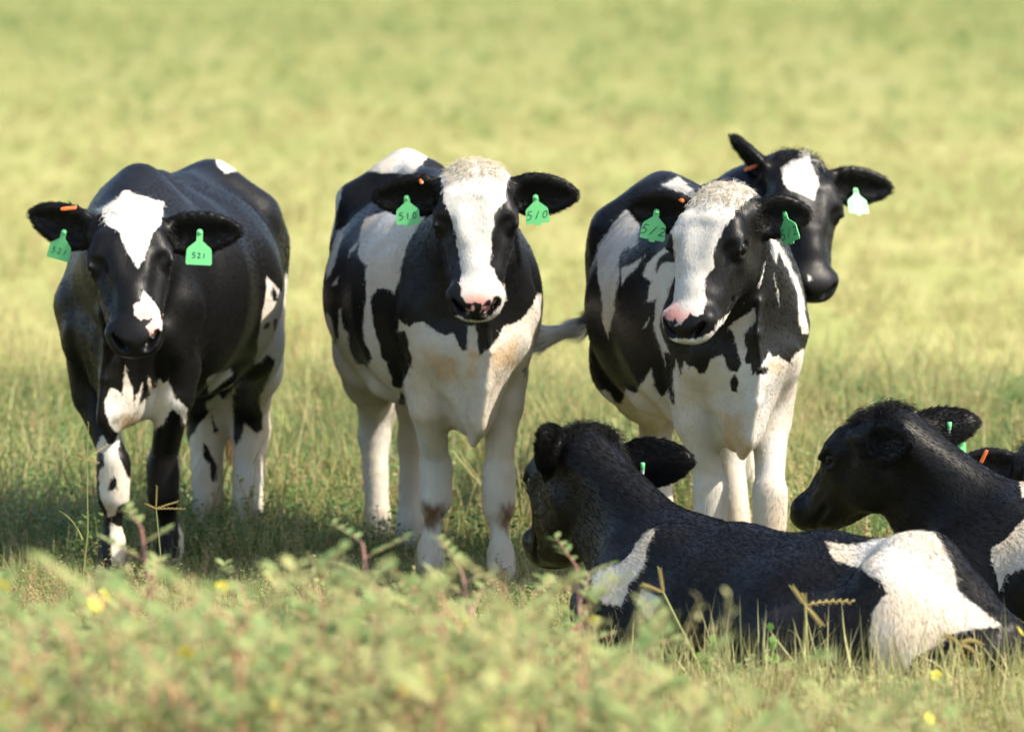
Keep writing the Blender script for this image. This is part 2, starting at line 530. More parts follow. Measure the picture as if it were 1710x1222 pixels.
        B.cap(hk + (0, 0, -0.05), fe + (0, 0, 0.04), (0.038 * ht, 0.046 * ht), (0.034 * ht, 0.038 * ht), k=0.03, lab='hind' + nm)
        B.cap(fe + (0, 0, 0.02), fe + (0, 0, -0.01), (0.037, 0.041), (0.036, 0.040), k=0.02, lab='hind' + nm)
        B.cap(fe, ft + (0, 0, 0.04), (0.032, 0.036), (0.036, 0.042), k=0.02, lab='hind' + nm)
        for q in (1, -1):
            B.cap(ft + (-0.01, q * 0.019, 0.035), ft + (0.035, q * 0.021, 0.018), (0.019, 0.032), (0.017, 0.02), k=0.006, lab='hoof')


def lying_down(B, P):
    """lying on the brisket with folded legs; x forward, y left"""
    w = P.get('wide', 1.0); h = P.get('high', 1.0)
    z = lambda p: (p[0], p[1] * w, p[2] * h)
    B.chain([z(p) for p in ((-0.56, 0, 0.15), (-0.38, 0, 0.20), (-0.10, 0, 0.195), (0.18, 0, 0.20), (0.40, 0, 0.205))],
            [(0.12, 0.11), (0.19 * w, 0.175 * h), (0.255 * w, 0.195 * h), (0.24 * w, 0.195 * h), (0.17, 0.175 * h)], k=0.06)
    B.chain([z(p) for p in ((-0.62, 0, 0.225), (-0.40, 0, 0.385), (-0.1, 0, 0.362), (0.16, 0, 0.355), (0.33, 0, 0.365), (0.46, 0, 0.33))],
            [0.034, 0.040, 0.036, 0.042, 0.050, 0.06], k=0.07)
    for s, dz, dy in ((1, 0, 1), (-1, -0.07, 0.8)):        # weight on the far hip
        B.cap(z((-0.36, s * 0.06 * dy, 0.38 + dz * 0.4)), z((-0.385, s * 0.150 * dy, 0.345 + dz)), 0.042, 0.042, k=0.07)
        B.cap(z((-0.385, s * 0.145 * dy, 0.335 + dz)), z((-0.60, s * 0.06 * dy, 0.18 + dz)), 0.04, 0.04, k=0.06)
    B.both(z((0.30, 0.10, 0.34)), z((0.44, 0.165, 0.20)), (0.055, 0.085), (0.075, 0.105), k=0.07)
    B.chain([z(p) for p in ((0.44, 0, 0.28), (0.53, 0, 0.17), (0.45, 0, 0.09))], [(0.13, 0.13), (0.10, 0.10), (0.11, 0.08)], k=0.06)
    for s, nm in ((1, 'L'), (-1, 'R')):
        lb = 'hind' + nm
        B.cap((-0.42, s * (0.14 if s > 0 else 0.08), 0.20 if s > 0 else 0.14), (-0.22, s * 0.25, 0.145), (0.10, 0.14), (0.085, 0.12), k=0.07, lab=lb)
        B.cap((-0.20, s * 0.25, 0.12), (-0.50, s * 0.24, 0.05), (0.06, 0.08), (0.040, 0.048), k=0.05, lab=lb)
        B.cap((-0.50, s * 0.25, 0.045), (-0.20, s * 0.29, 0.028), (0.032, 0.036), (0.028, 0.030), k=0.03, lab=lb)
        B.cap((-0.19, s * 0.29, 0.028), (-0.11, s * 0.30, 0.025), (0.030, 0.034), (0.028, 0.026), k=0.02, lab='hoof')
        lb = 'fore' + nm
        B.cap((0.42, s * 0.15, 0.19), (0.30, s * 0.17, 0.11), (0.07, 0.09), (0.06, 0.07), k=0.05, lab=lb)
        B.cap((0.30, s * 0.17, 0.09), (0.53, s * 0.13, 0.045), (0.055, 0.06), (0.042, 0.045), k=0.04, lab=lb)
        B.cap((0.53, s * 0.13, 0.04), (0.34, s * 0.19, 0.028), (0.036, 0.038), (0.028, 0.030), k=0.03, lab=lb)
        B.cap((0.33, s * 0.19, 0.028), (0.27, s * 0.20, 0.025), (0.030, 0.032), (0.026, 0.026), k=0.02, lab='hoof')


def neck(B, M, hs=1.0, base=((0.34, 0, 0.90), (0.46, 0, 0.80)), rad=((0.14, 0.20), (0.13, 0.20)), mid=None, crest=0.11, thick=1.0):
    """from the shoulders to the back of the skull"""
    at = lambda p: M[:3, :3] @ (np.array(p) * hs) + M[:3, 3]
    j = at((0.045, 0, -0.085))                     # joint behind the jaw
    b0, b1 = np.array(base[0], float), np.array(base[1], float)
    m = (b1 + j) / 2 + (np.array(mid) if mid is not None else np.array([0, 0, 0.02]))
    c0 = (b0 + b1) / 2
    B.chain([b0, b1], [rad[0], rad[1]], k=0.07, lab='neck')
    B.chain([c0, m, j], [(0.130 * thick, 0.190 * thick), (0.095 * thick, 0.135 * thick), (0.076, 0.09)], k=0.07, lab='neck')
    # crest of the neck up to the poll
    B.chain([b0 + (0, 0, crest), at((-0.015, 0, -0.080))], [(0.055, 0.06), (0.062, 0.045)], k=0.07, lab='neck')
    # throat
    B.chain([b1 + (0.05, 0, -0.07 * thick), at((0.13, 0, -0.155))], [(0.06 * thick, 0.08 * thick), (0.035, 0.03)], k=0.08, lab='neck')


VIEW = np.array([0.0, -20 * math.cos(PITCH), 0.6 + 20 * math.sin(PITCH)])   # where the marking sheets were drawn from
V_F = np.array([0, math.cos(PITCH), -math.sin(PITCH)]); V_U = np.array([0, math.sin(PITCH), math.cos(PITCH)])


def sheet(P, O):
    """lay the skin points of one animal onto its marking sheet: millimetres right of and above its foot point O"""
    q = P - VIEW; dep = q @ V_F
    o = O - VIEW; D = o @ V_F
    return np.stack([(q[:, 0] / dep - o[0] / D) * D, ((q @ V_U) / dep - (o @ V_U) / D) * D], 1) * 1000


MARKS = {
    'A': [
        ('head neck', 'W', [(-221, 990),(-174, 1005),(-153, 1019),(-134, 1050),(-101, 1030),(-66, 1022),(-46, 1014),(-24, 1010),(-32, 960),(-57, 917),(-76, 867),(-96, 826),(-111, 845),(-134, 883),(-149, 922),(-188, 948),(-199, 975)]),
        ('head', 'W', [(-81, 760),(-57, 736),(-34, 698),(-34, 659),(-46, 631),(-62, 631),(-74, 659),(-57, 686),(-89, 678),(-106, 691),(-111, 720),(-92, 730)]),
        ('head', (0.3, 0.25, 0.13), [(-183, 644),(-141, 638),(-89, 638),(-66, 644),(-66, 588),(-183, 588)]),
        ('head', (0.62, 0.28, 0.22), [(-111, 716),(-74, 718),(-46, 688),(-46, 634),(-72, 638),(-76, 663),(-59, 684),(-89, 676),(-107, 688)]),
        ('body', 'W', [(118, 1136),(162, 1125),(178, 1094),(145, 1092),(126, 1107)]),
        ('body neck foreL foreR hindL hindR', 'W', [(263, 801),(282, 780),(302, 755),(315, 810),(339, 788),(329, 713),(315, 604),(305, 504),(302, 304),(302, -14),(18, -14),(18, 304),(93, 421),(151, 471),(227, 551),(227, 566),(243, 659),(257, 741)]),
        ('body neck foreL foreR hindL hindR', 'K', [(278, 775),(288, 761),(288, 735),(280, 731),(273, 755)]),
        ('body neck foreL foreR hindL hindR', 'K', [(255, 669),(270, 673),(265, 658),(252, 656)]),
        ('body neck foreL foreR hindL hindR', 'K', [(278, 679),(290, 684),(287, 658),(280, 651)]),
        ('hindL body', 'K', [(218, 551),(252, 571),(267, 588),(282, 571),(278, 544),(250, 491),(240, 452),(250, 419),(248, 370),(228, 362),(202, 397),(190, 354),(177, 325),(168, 337),(165, 474)]),
        ('hindR', 'K', [(83, 340),(98, 325),(121, 277),(121, 233),(103, 230),(100, 277),(83, 299)]),
        ('hindR', 'K', [(100, 436),(128, 370),(116, 364),(108, 397)]),
        ('hindL hindR body', 'K', [(68, 638),(227, 638),(227, 563),(168, 496),(126, 462),(91, 451),(68, 421)]),
        ('body', 'W', [(95, 517),(158, 546),(165, 529),(130, 501),(98, 471)]),
        ('body hindR', 'W', [(91, 454),(130, 479),(218, 542),(225, 534),(130, 442),(91, 434)]),
        ('body neck foreR foreL', 'W', [(-176, 492),(-153, 484),(-143, 471),(-134, 551),(-126, 521),(-119, 507),(-111, 454),(-89, 504),(-96, 446),(-67, 469),(-72, 529),(-56, 487),(-39, 516),(-26, 504),(-12, 511),(-1, 469),(38, 431),(38, 384),(15, 419),(-7, 436),(-32, 387),(-89, 362),(-121, 320),(-149, 354),(-176, 384),(-193, 452)]),
        ('body neck', (0.5, 0.36, 0.22), [(-156, 421),(-82, 421),(-89, 329),(-156, 329)]),
        ('foreR', 'W', [(-198, 359),(-168, 384),(-149, 354),(-156, 310),(-119, 233),(-116, 173),(-154, 162),(-164, 135),(-181, 135),(-203, 183),(-209, 255),(-193, 277),(-198, 310),(-219, 315),(-214, 332)]),
        ('foreR', 'K', [(-168, 253),(-151, 208),(-181, 203),(-181, 217)]),
        ('foreR', 'W', [(-176, 116),(-133, 103),(-129, -31),(-169, -31)]),
        ('foreR', (0.5, 0.36, 0.22), [(-196, 178),(-158, 162),(-166, 128),(-186, 133)]),
        ('foreR', 'W', [(-276, 380),(-259, 370),(-248, 334),(-261, 340)]),
        ('tail', (0.5, 0.33, 0.17), [(85, 571),(202, 571),(202, 70),(85, 70)]),
        ('tail', 'W', [(85, 571),(202, 571),(202, 70),(85, 70)]),
    ],
    'B': [
        ('head neck', 'W', [(1, 1113),(29, 1143),(70, 1166),(100, 1185),(154, 1169),(202, 1120),(210, 1103),(194, 1079),(192, 1029),(164, 993),(156, 949),(151, 906),(151, 852),(164, 842),(169, 816),(189, 793),(198, 742),(182, 712),(162, 697),(95, 694),(67, 704),(54, 714),(78, 712),(70, 771),(70, 842),(57, 917),(49, 960),(36, 1003),(19, 1029),(19, 1070)]),
        ('head', 'K', [(70, 794),(37, 801),(24, 774),(51, 720),(78, 707),(87, 745),(72, 771)]),
        ('head', (0.62, 0.28, 0.22), [(74, 778),(148, 779),(159, 765),(162, 728),(138, 715),(78, 725),(74, 758)]),
        ('head', 'K', [(72, 756),(90, 750),(110, 753),(129, 748),(143, 758),(157, 763),(151, 745),(134, 740),(126, 723),(146, 719),(143, 704),(111, 700),(78, 705),(70, 719),(85, 730),(78, 745)]),
        ('head', 'W', [(97, 738),(105, 743),(110, 735),(101, 728)]),
        ('head', 'W', [(80, 733),(92, 732),(88, 717),(80, 719)]),
        ('body neck', 'W', [(-158, 1105),(-208, 1113),(-255, 1092),(-201, 1161),(-116, 1199),(-12, 1161),(-51, 1113),(-73, 1093),(-89, 1103)]),
        ('neck', 'K', [(-48, 1139),(-4, 1162),(54, 1179),(78, 1169),(24, 1143),(1, 1116),(-25, 1087),(-58, 1082)]),
        ('neck', 'W', [(-45, 1093),(-22, 1113),(1, 1126),(14, 1113),(-5, 1100),(-28, 1079)]),
        ('body hindR', 'W', [(-255, 1060),(-268, 1003),(-283, 922),(-300, 916),(-301, 960),(-285, 1014),(-265, 1057)]),
        ('body hindR', 'W', [(-272, 944),(-247, 957),(-268, 896),(-282, 842),(-300, 809),(-300, 847),(-282, 898)]),
        ('body', 'W', [(-232, 893),(-211, 924),(-222, 898),(-236, 873)]),
        ('body', 'W', [(-285, 794),(-278, 811),(-263, 832),(-270, 804)]),
        ('body neck foreR', 'W', [(-191, 982),(-132, 1003),(-73, 998),(-9, 1013),(-45, 965),(-73, 917),(-91, 868),(-101, 816),(-116, 771),(-120, 783),(-158, 788),(-178, 761),(-175, 707),(-163, 648),(-153, 631),(-148, 597),(-125, 585),(-117, 544),(-185, 572),(-180, 600),(-196, 653),(-199, 702),(-191, 761),(-191, 852),(-213, 875),(-208, 939)]),
        ('body hindL hindR', 'W', [(-303, 725),(-286, 709),(-275, 635),(-265, 659),(-265, 725),(-260, 737),(-257, 681),(-244, 669),(-234, 615),(-213, 580),(-185, 572),(-143, 585),(-111, 577),(-12, 429),(-12, -64),(-308, -64)]),
        ('body neck foreL', 'W', [(215, 1008),(233, 991),(264, 919),(258, 911),(235, 947)]),
        ('body neck foreL foreR', 'W', [(-97, 705),(-73, 684),(-53, 691),(-35, 696),(-4, 673),(24, 659),(51, 666),(62, 635),(74, 620),(90, 617),(88, 684),(111, 687),(118, 603),(136, 617),(154, 628),(180, 663),(194, 686),(222, 692),(245, 709),(272, 750),(282, 774),(325, 758),(325, -146),(-143, -146),(-143, 511),(-119, 544)]),
        ('body foreR', 'K', [(-130, 659),(-83, 673),(-74, 626),(-63, 597),(-76, 554),(-97, 513),(-117, 520),(-134, 594)]),
        ('foreR body', 'K', [(-96, 508),(-86, 495),(-83, 475),(-89, 436),(-102, 465)]),
        ('foreL body', 'K', [(240, 567),(248, 569),(249, 553),(243, 543)]),
        ('foreL body', 'K', [(264, 564),(284, 561),(276, 511),(261, 452),(251, 475)]),
        ('body neck', (0.5, 0.36, 0.22), [(-37, 618),(67, 594),(70, 528),(-12, 528)]),
        ('body neck', (0.5, 0.36, 0.22), [(144, 618),(231, 659),(226, 569),(156, 561)]),
        ('body neck', (0.5, 0.33, 0.17), [(97, 618),(115, 610),(113, 553),(98, 553)]),
        ('foreR', (0.17, 0.095, 0.04), [(-40, 209),(-4, 196),(23, 199),(29, 169),(-2, 120),(-27, 123),(-40, 166)]),
        ('foreL', (0.17, 0.095, 0.04), [(174, 196),(222, 202),(218, 142),(195, 109),(174, 133)]),
        ('tail', 'W', [(-374, 1416),(284, 1416),(284, -64),(-374, -64)]),
    ],
    'C': [
        ('head neck', 'W', [(-74, 1020),(-22, 1059),(0, 1102),(66, 1142),(152, 1102),(170, 1081),(125, 1048),(103, 1027),(103, 1011),(75, 983),(53, 945),(43, 911),(48, 879),(21, 847),(26, 786),(16, 750),(-6, 743),(-22, 754),(-32, 734),(-45, 722),(-119, 713),(-110, 782),(-83, 825),(-58, 886),(-64, 956),(-78, 977)]),
        ('head', 'W', [(48, 711),(64, 738),(125, 777),(162, 809),(181, 892),(192, 886),(183, 822),(138, 746),(98, 718),(51, 690)]),
        ('head', 'W', [(-74, 687),(-38, 684),(0, 684),(43, 706),(51, 694),(0, 669),(-70, 674)]),
        ('head', (0.62, 0.28, 0.22), [(-119, 758),(-83, 770),(-54, 774),(-19, 754),(-29, 730),(-45, 716),(-93, 722),(-119, 718)]),
        ('head', 'K', [(-93, 746),(-83, 750),(-82, 737),(-67, 732),(-58, 742),(-51, 726),(-61, 718),(-45, 713),(-29, 726),(-6, 742),(13, 742),(13, 694),(-83, 690),(-98, 713),(-86, 718),(-75, 724),(-90, 729)]),
        ('body hindR', 'W', [(-179, 1040),(-163, 1011),(-151, 972),(-159, 934),(-186, 926),(-202, 915),(-210, 891),(-213, 836),(-221, 758),(-237, 685),(-248, 727),(-259, 804),(-267, 886),(-264, 934),(-240, 966),(-207, 1011)]),
        ('body neck', 'W', [(-135, 886),(-67, 943),(-70, 924),(-109, 886),(-112, 860),(-90, 883),(-48, 892),(-70, 825),(-90, 774),(-102, 718),(-86, 677),(-69, 629),(-66, 565),(-78, 594),(-102, 677),(-119, 726),(-107, 790),(-135, 777),(-119, 838),(-147, 851)]),
        ('body', 'W', [(-205, 870),(-138, 905),(-179, 860),(-205, 825)]),
        ('body', 'W', [(-146, 719),(-131, 743),(-133, 729),(-141, 714)]),
        ('body neck', 'W', [(-94, 1097),(-54, 1116),(-6, 1081),(-18, 1049),(-66, 1081)]),
        ('body neck foreL foreR hindL hindR', 'W', [(-263, 546),(-242, 549),(-218, 514),(-199, 511),(-191, 549),(-162, 538),(-151, 565),(-138, 575),(-123, 610),(-114, 561),(-96, 528),(-77, 549),(-69, 514),(-61, 508),(-64, 585),(-56, 634),(-43, 591),(-34, 625),(-21, 609),(-10, 613),(3, 594),(22, 591),(37, 629),(64, 639),(83, 599),(109, 594),(119, 631),(130, 617),(141, 620),(151, 586),(173, 615),(192, 649),(202, 636),(216, 639),(231, 626),(248, 618),(263, 642),(282, 658),(314, 629),(330, -108),(-327, -108),(-327, 501)]),
        ('body neck foreL foreR', 'K', [(101, 588),(115, 565),(109, 543),(91, 549),(91, 575)]),
        ('body neck foreL', 'K', [(155, 594),(173, 607),(191, 613),(186, 591),(163, 586)]),
        ('neck body', 'W', [(83, 716),(135, 753),(157, 770),(157, 735),(127, 695),(133, 661),(125, 621),(115, 621),(106, 661),(101, 695)]),
        ('neck body', 'W', [(179, 974),(200, 961),(239, 911),(269, 847),(288, 777),(301, 695),(279, 700),(266, 804),(244, 868),(216, 918),(212, 886),(200, 911)]),
        ('neck body', 'W', [(208, 862),(213, 822),(218, 782),(212, 806)]),
        ('body neck', (0.5, 0.36, 0.22), [(186, 629),(228, 629),(231, 589),(192, 594)]),
        ('body neck', (0.5, 0.36, 0.22), [(58, 485),(122, 485),(154, 357),(66, 373)]),
        ('tail', (0.66, 0.62, 0.54), [(-743, 950),(218, 950),(218, 149),(-743, 149)]),
        ('tail', 'W', [(-743, 950),(-287, 950),(-287, 149),(-743, 149)]),
    ],
    'D': [
        ('head', 'W', [(141, 1065),(170, 1081),(196, 1091),(222, 1105),(247, 1041),(254, 1018),(238, 968),(205, 989),(170, 1001),(154, 1018),(151, 1041)]),
        ('head', 'W', [(222, 753),(233, 753),(235, 741),(222, 740)]),
        ('body neck foreL foreR hindL hindR', 'W', [(-387, 440),(-213, 335),(48, 422),(135, 335),(344, 440),(344, -187),(-387, -187)]),
    ],
    'E': [
        ('body hindL hindR', 'W', [(70, 392),(100, 387),(146, 385),(199, 405),(269, 426),(322, 412),(364, 343),(378, 281),(419, 243),(477, 196),(423, 193),(364, 177),(306, 142),(269, 118),(246, 73),(204, 52),(172, 168),(182, 228),(214, 275),(204, 296),(157, 328),(87, 354)]),
        ('neck body foreL', 'W', [(-325, 423),(-343, 375),(-350, 332),(-387, 293),(-399, 243),(-440, 246),(-471, 275),(-468, 322),(-400, 346),(-371, 379),(-347, 412)]),
        ('neck body foreL', 'W', [(-354, 283),(-311, 260),(-339, 211),(-363, 256)]),
    ],
    'F': [
        ('body neck foreL', 'W', [(-274, 388),(-318, 352),(-341, 323),(-388, 291),(-379, 257),(-372, 235),(-360, 184),(-346, 229),(-303, 245),(-230, 242)]),
        ('body neck', 'W', [(-314, 461),(-274, 476),(-260, 417),(-306, 417)]),
        ('neck head', 'W', [(-712, 344),(-690, 359),(-674, 344),(-653, 311),(-697, 327)]),
        ('neck head', (0.5, 0.33, 0.17), [(-726, 374),(-639, 374),(-639, 301),(-726, 301)]),
    ],
    'G': [
    ],
}

WHITE = np.array([0.56, 0.52, 0.45])
WHITES = dict(A=np.array([0.70, 0.66, 0.58]), D=np.array([0.70, 0.66, 0.58]), E=np.array([0.62, 0.585, 0.52]))


def cow_matrix(loc, yaw):
    th = yaw - math.pi / 2
    c, s = math.cos(th), math.sin(th)
    W = np.eye(4); W[:2, :2] = [[c, -s], [s, c]]; W[0, 3], W[1, 3] = loc
    return W


def make_cow(key, loc, yaw, head, ears, pose, label, hs=1.0, scale=1.0, neck_kw=None, lying=None, base_white=False, seed=1, extra=None, tags=(), hair_n=45000):
    """loc/yaw in the field; head = (poll, muzzle direction, forehead direction) in field space"""
    W = cow_matrix(loc, yaw); Wi = np.linalg.inv(W)
    B = Body()
    for q in ('foreL', 'foreR', 'hindL', 'hindR'):       # joints given in field space
        if q in pose:
            pose[q] = [tuple((Wi[:3, :3] @ np.array(v, float) + Wi[:3, 3]) / scale) for v in pose[q]]
    if lying is None:
        standing(B, pose)
    else:
        lying(B, pose)
    if scale != 1.0:
        for q in B.p:
            q['a'] = q['a'] * scale; q['b'] = q['b'] * scale
            q['ra'] = tuple(scale * r for r in q['ra']); q['rb'] = tuple(scale * r for r in q['rb'])
    poll, md, fd = head
    M = frame(Wi[:3, :3] @ np.array(poll, float) + Wi[:3, 3], Wi[:3, :3] @ np.array(md, float), up=Wi[:3, :3] @ np.array(fd, float))
    neck(B, M, hs, **(neck_kw or {}))
    if extra: extra(B, M)
    if 'tail' in pose:
        tp = [Wi[:3, :3] @ np.array(p, float) + Wi[:3, 3] for p in pose['tail']]
        B.chain(tp, pose['tail_r'], k=0.03, lab='tail')
    # ears are given in field directions
    We = [(M[:3, :3].T @ Wi[:3, :3] @ np.array(d, float), M[:3, :3].T @ Wi[:3, :3] @ np.array(nn, float), ln) for d, nn, ln in ears]
    head_parts(B, M, We, hs)
    hp = np.array([(M[:3, :3] @ (np.array(p) * hs) + M[:3, 3]) for p in
                   [(x, y, z) for x in (-0.02, 0.48) for y in (-0.13, 0.13) for z in (-0.19, 0.04)]])
    V, F = B.mesh([(hp.min(0), hp.max(0))])
    d, lab, names = B.evaluate(V, labels=True)
    me = grid_mesh('body', V, F); smooth(me)
    root = bpy.data.objects.new('cow', None); root.empty_display_size = 0.2
    link(root); root.matrix_world = Matrix(W.tolist())
    tag(root, label, 'cow', 'black and white heifers in the pasture')
    body = bpy.data.objects.new('body', me); link(body, root)
    me.materials.append(COAT)
    # ---- markings
    PW = V @ W[:3, :3].T + W[:3, 3]
    O = np.array([loc[0], loc[1], 0.0])
    wob = np.stack([sines(V, 9, seed) * 3 + sines(V, 30, seed + 3) * 1.5, sines(V, 9, seed + 1) * 3 + sines(V, 30, seed + 4) * 1.5], 1)
    S = sheet(PW, O) + wob
    mark = np.full(len(V), 0.2 if base_white else -0.2)
    tint = np.tile(WHITES.get(key, WHITE), (len(V), 1))
    dirt = np.clip(0.30 + 0.45 * sines(V, 3.2, seed + 20) + 0.25 * sines(V, 11, seed + 21) + 0.35 * np.clip(1 - V[:, 2] / 0.75, 0, 1), 0, 1)[:, None] * 0.75
    li = {n: lab == i for i, n in enumerate(names)}
    dirt[li.get('head', np.zeros(len(V), bool))] *= 0.25
    tint = tint * (1 - dirt) + tint * np.array([0.90, 0.74, 0.53]) * dirt
    HL = (V - M[:3, 3]) @ M[:3, :3] / hs           # head coordinates of every vertex
    for labs, col, poly in MARKS.get(key, ()):
        sel = np.zeros(len(V), bool)
        for l in labs.split():
            if l in li: sel |= li[l]
        ix = np.flatnonzero(sel)
        if not len(ix): continue
        sd = poly_sd(S[ix], poly) / 1000
        if col == 'W': mark[ix] = np.maximum(mark[ix], sd)
        elif col == 'K': mark[ix] = np.minimum(mark[ix], -sd)
        else:
            a = np.clip(sd / 0.05 + 0.45 + sines(V[ix], 25, seed + 7) * 0.18, 0, 1)[:, None] if max(col) > 0.25 and col[2] < 0.2 or col[0] > 0.59 else np.clip(sd / 0.035 + 0.35 + sines(V[ix], 40, seed + 8) * 0.25, 0, 1)[:, None]
            a = a * a * (3 - 2 * a)
            tint[ix] = tint[ix] * (1 - a) + np.array(col) * a
    hx = HL / np.array([0.92, 1, 1]); hx[:, 1] = np.abs(hx[:, 1])
    def seg(a, b):
        a, b = np.array(a), np.array(b); e = b - a; w = hx - a
        t = np.clip((w @ e) / (e @ e), 0, 1)
        return np.linalg.norm(w - t[:, None] * e, axis=1)
    hd = li.get('head', np.zeros(len(V), bool))
    dn = np.minimum(seg((0.458, 0.030, -0.036), (0.434, 0.056, -0.020)) - 0.0150, np.minimum(seg((0.30, 0.074, -0.094), (0.42, 0.052, -0.100)), seg((0.440, 0.0, -0.100), (0.440, 0.055, -0.100))) - 0.0080)
    mark[hd] = np.minimum(mark[hd], dn[hd])
    if 'hoof' in li:
        tint[li['hoof']] = (0.16, 0.13, 0.10); mark[li['hoof']] = 0.1
    a = me.attributes.new('mark', 'FLOAT', 'POINT'); a.data.foreach_set('value', mark.astype(np.float32))
    a = me.attributes.new('tint', 'FLOAT_COLOR', 'POINT')
    a.data.foreach_set('color', np.concatenate([tint, np.ones((len(V), 1))], 1).astype(np.float32).ravel())
    # ---- eyes
    for s in (1, -1):
        c = M[:3, :3] @ (np.array([0.173 * 0.92, (0.0955 if lying is None else 0.089) * s, -0.018]) * hs) + M[:3, 3]
        eye = bpy.data.objects.new('eye', EYE_MESH); link(eye, root); eye.location = c; eye.scale = (hs,) * 3
    return dict(root=root, body=me, V=V, F=F, M=M, W=W, lab=lab, names=names, mark=mark, tint=tint, HL=HL, hs=hs, ears=We, B=B)


def ball_mesh(name, r, mat, n=16):
    v, f = [], []
    for i in range(n // 2 + 1):
        for j in range(n):
            t, p = math.pi * i / (n // 2), 2 * math.pi * j / n
            v.append((r * math.sin(t) * math.cos(p), r * math.sin(t) * math.sin(p), r * math.cos(t)))
    for i in range(n // 2):
        for j in range(n):
            f.append((i * n + j, (i + 1) * n + j, (i + 1) * n + (j + 1) % n, i * n + (j + 1) % n))
    me = grid_mesh(name, np.array(v), np.array(f)); smooth(me); me.materials.append(mat)
    return me


EYE_MESH = ball_mesh('eye', 0.0200, EYE)


# ------------------------------------------------------------------ hair
def curve_hair(name, roots, mids, tips, r0, cols, parent):
    n = len(roots)
    hc = bpy.data.hair_curves.new(name)
    hc.add_curves([3] * n)
    P = np.stack([roots, mids, tips], 1).reshape(-1, 3).astype(np.float32)
    hc.attributes['position'].data.foreach_set('vector', P.ravel())
    ra = hc.attributes.get('radius') or hc.attributes.new('radius', 'FLOAT', 'POINT')
    ra.data.foreach_set('value', np.stack([r0, r0 * 0.8, r0 * 0.15], 1).astype(np.float32).ravel())
    ca = hc.attributes.new('hair_color', 'FLOAT_COLOR', 'CURVE')
    ca.data.foreach_set('color', np.concatenate([cols, np.ones((n, 1))], 1).astype(np.float32).ravel())
    hc.materials.append(HAIR)
    o = bpy.data.objects.new(name, hc); link(o, parent)
    o['kind'] = 'stuff'
    return o


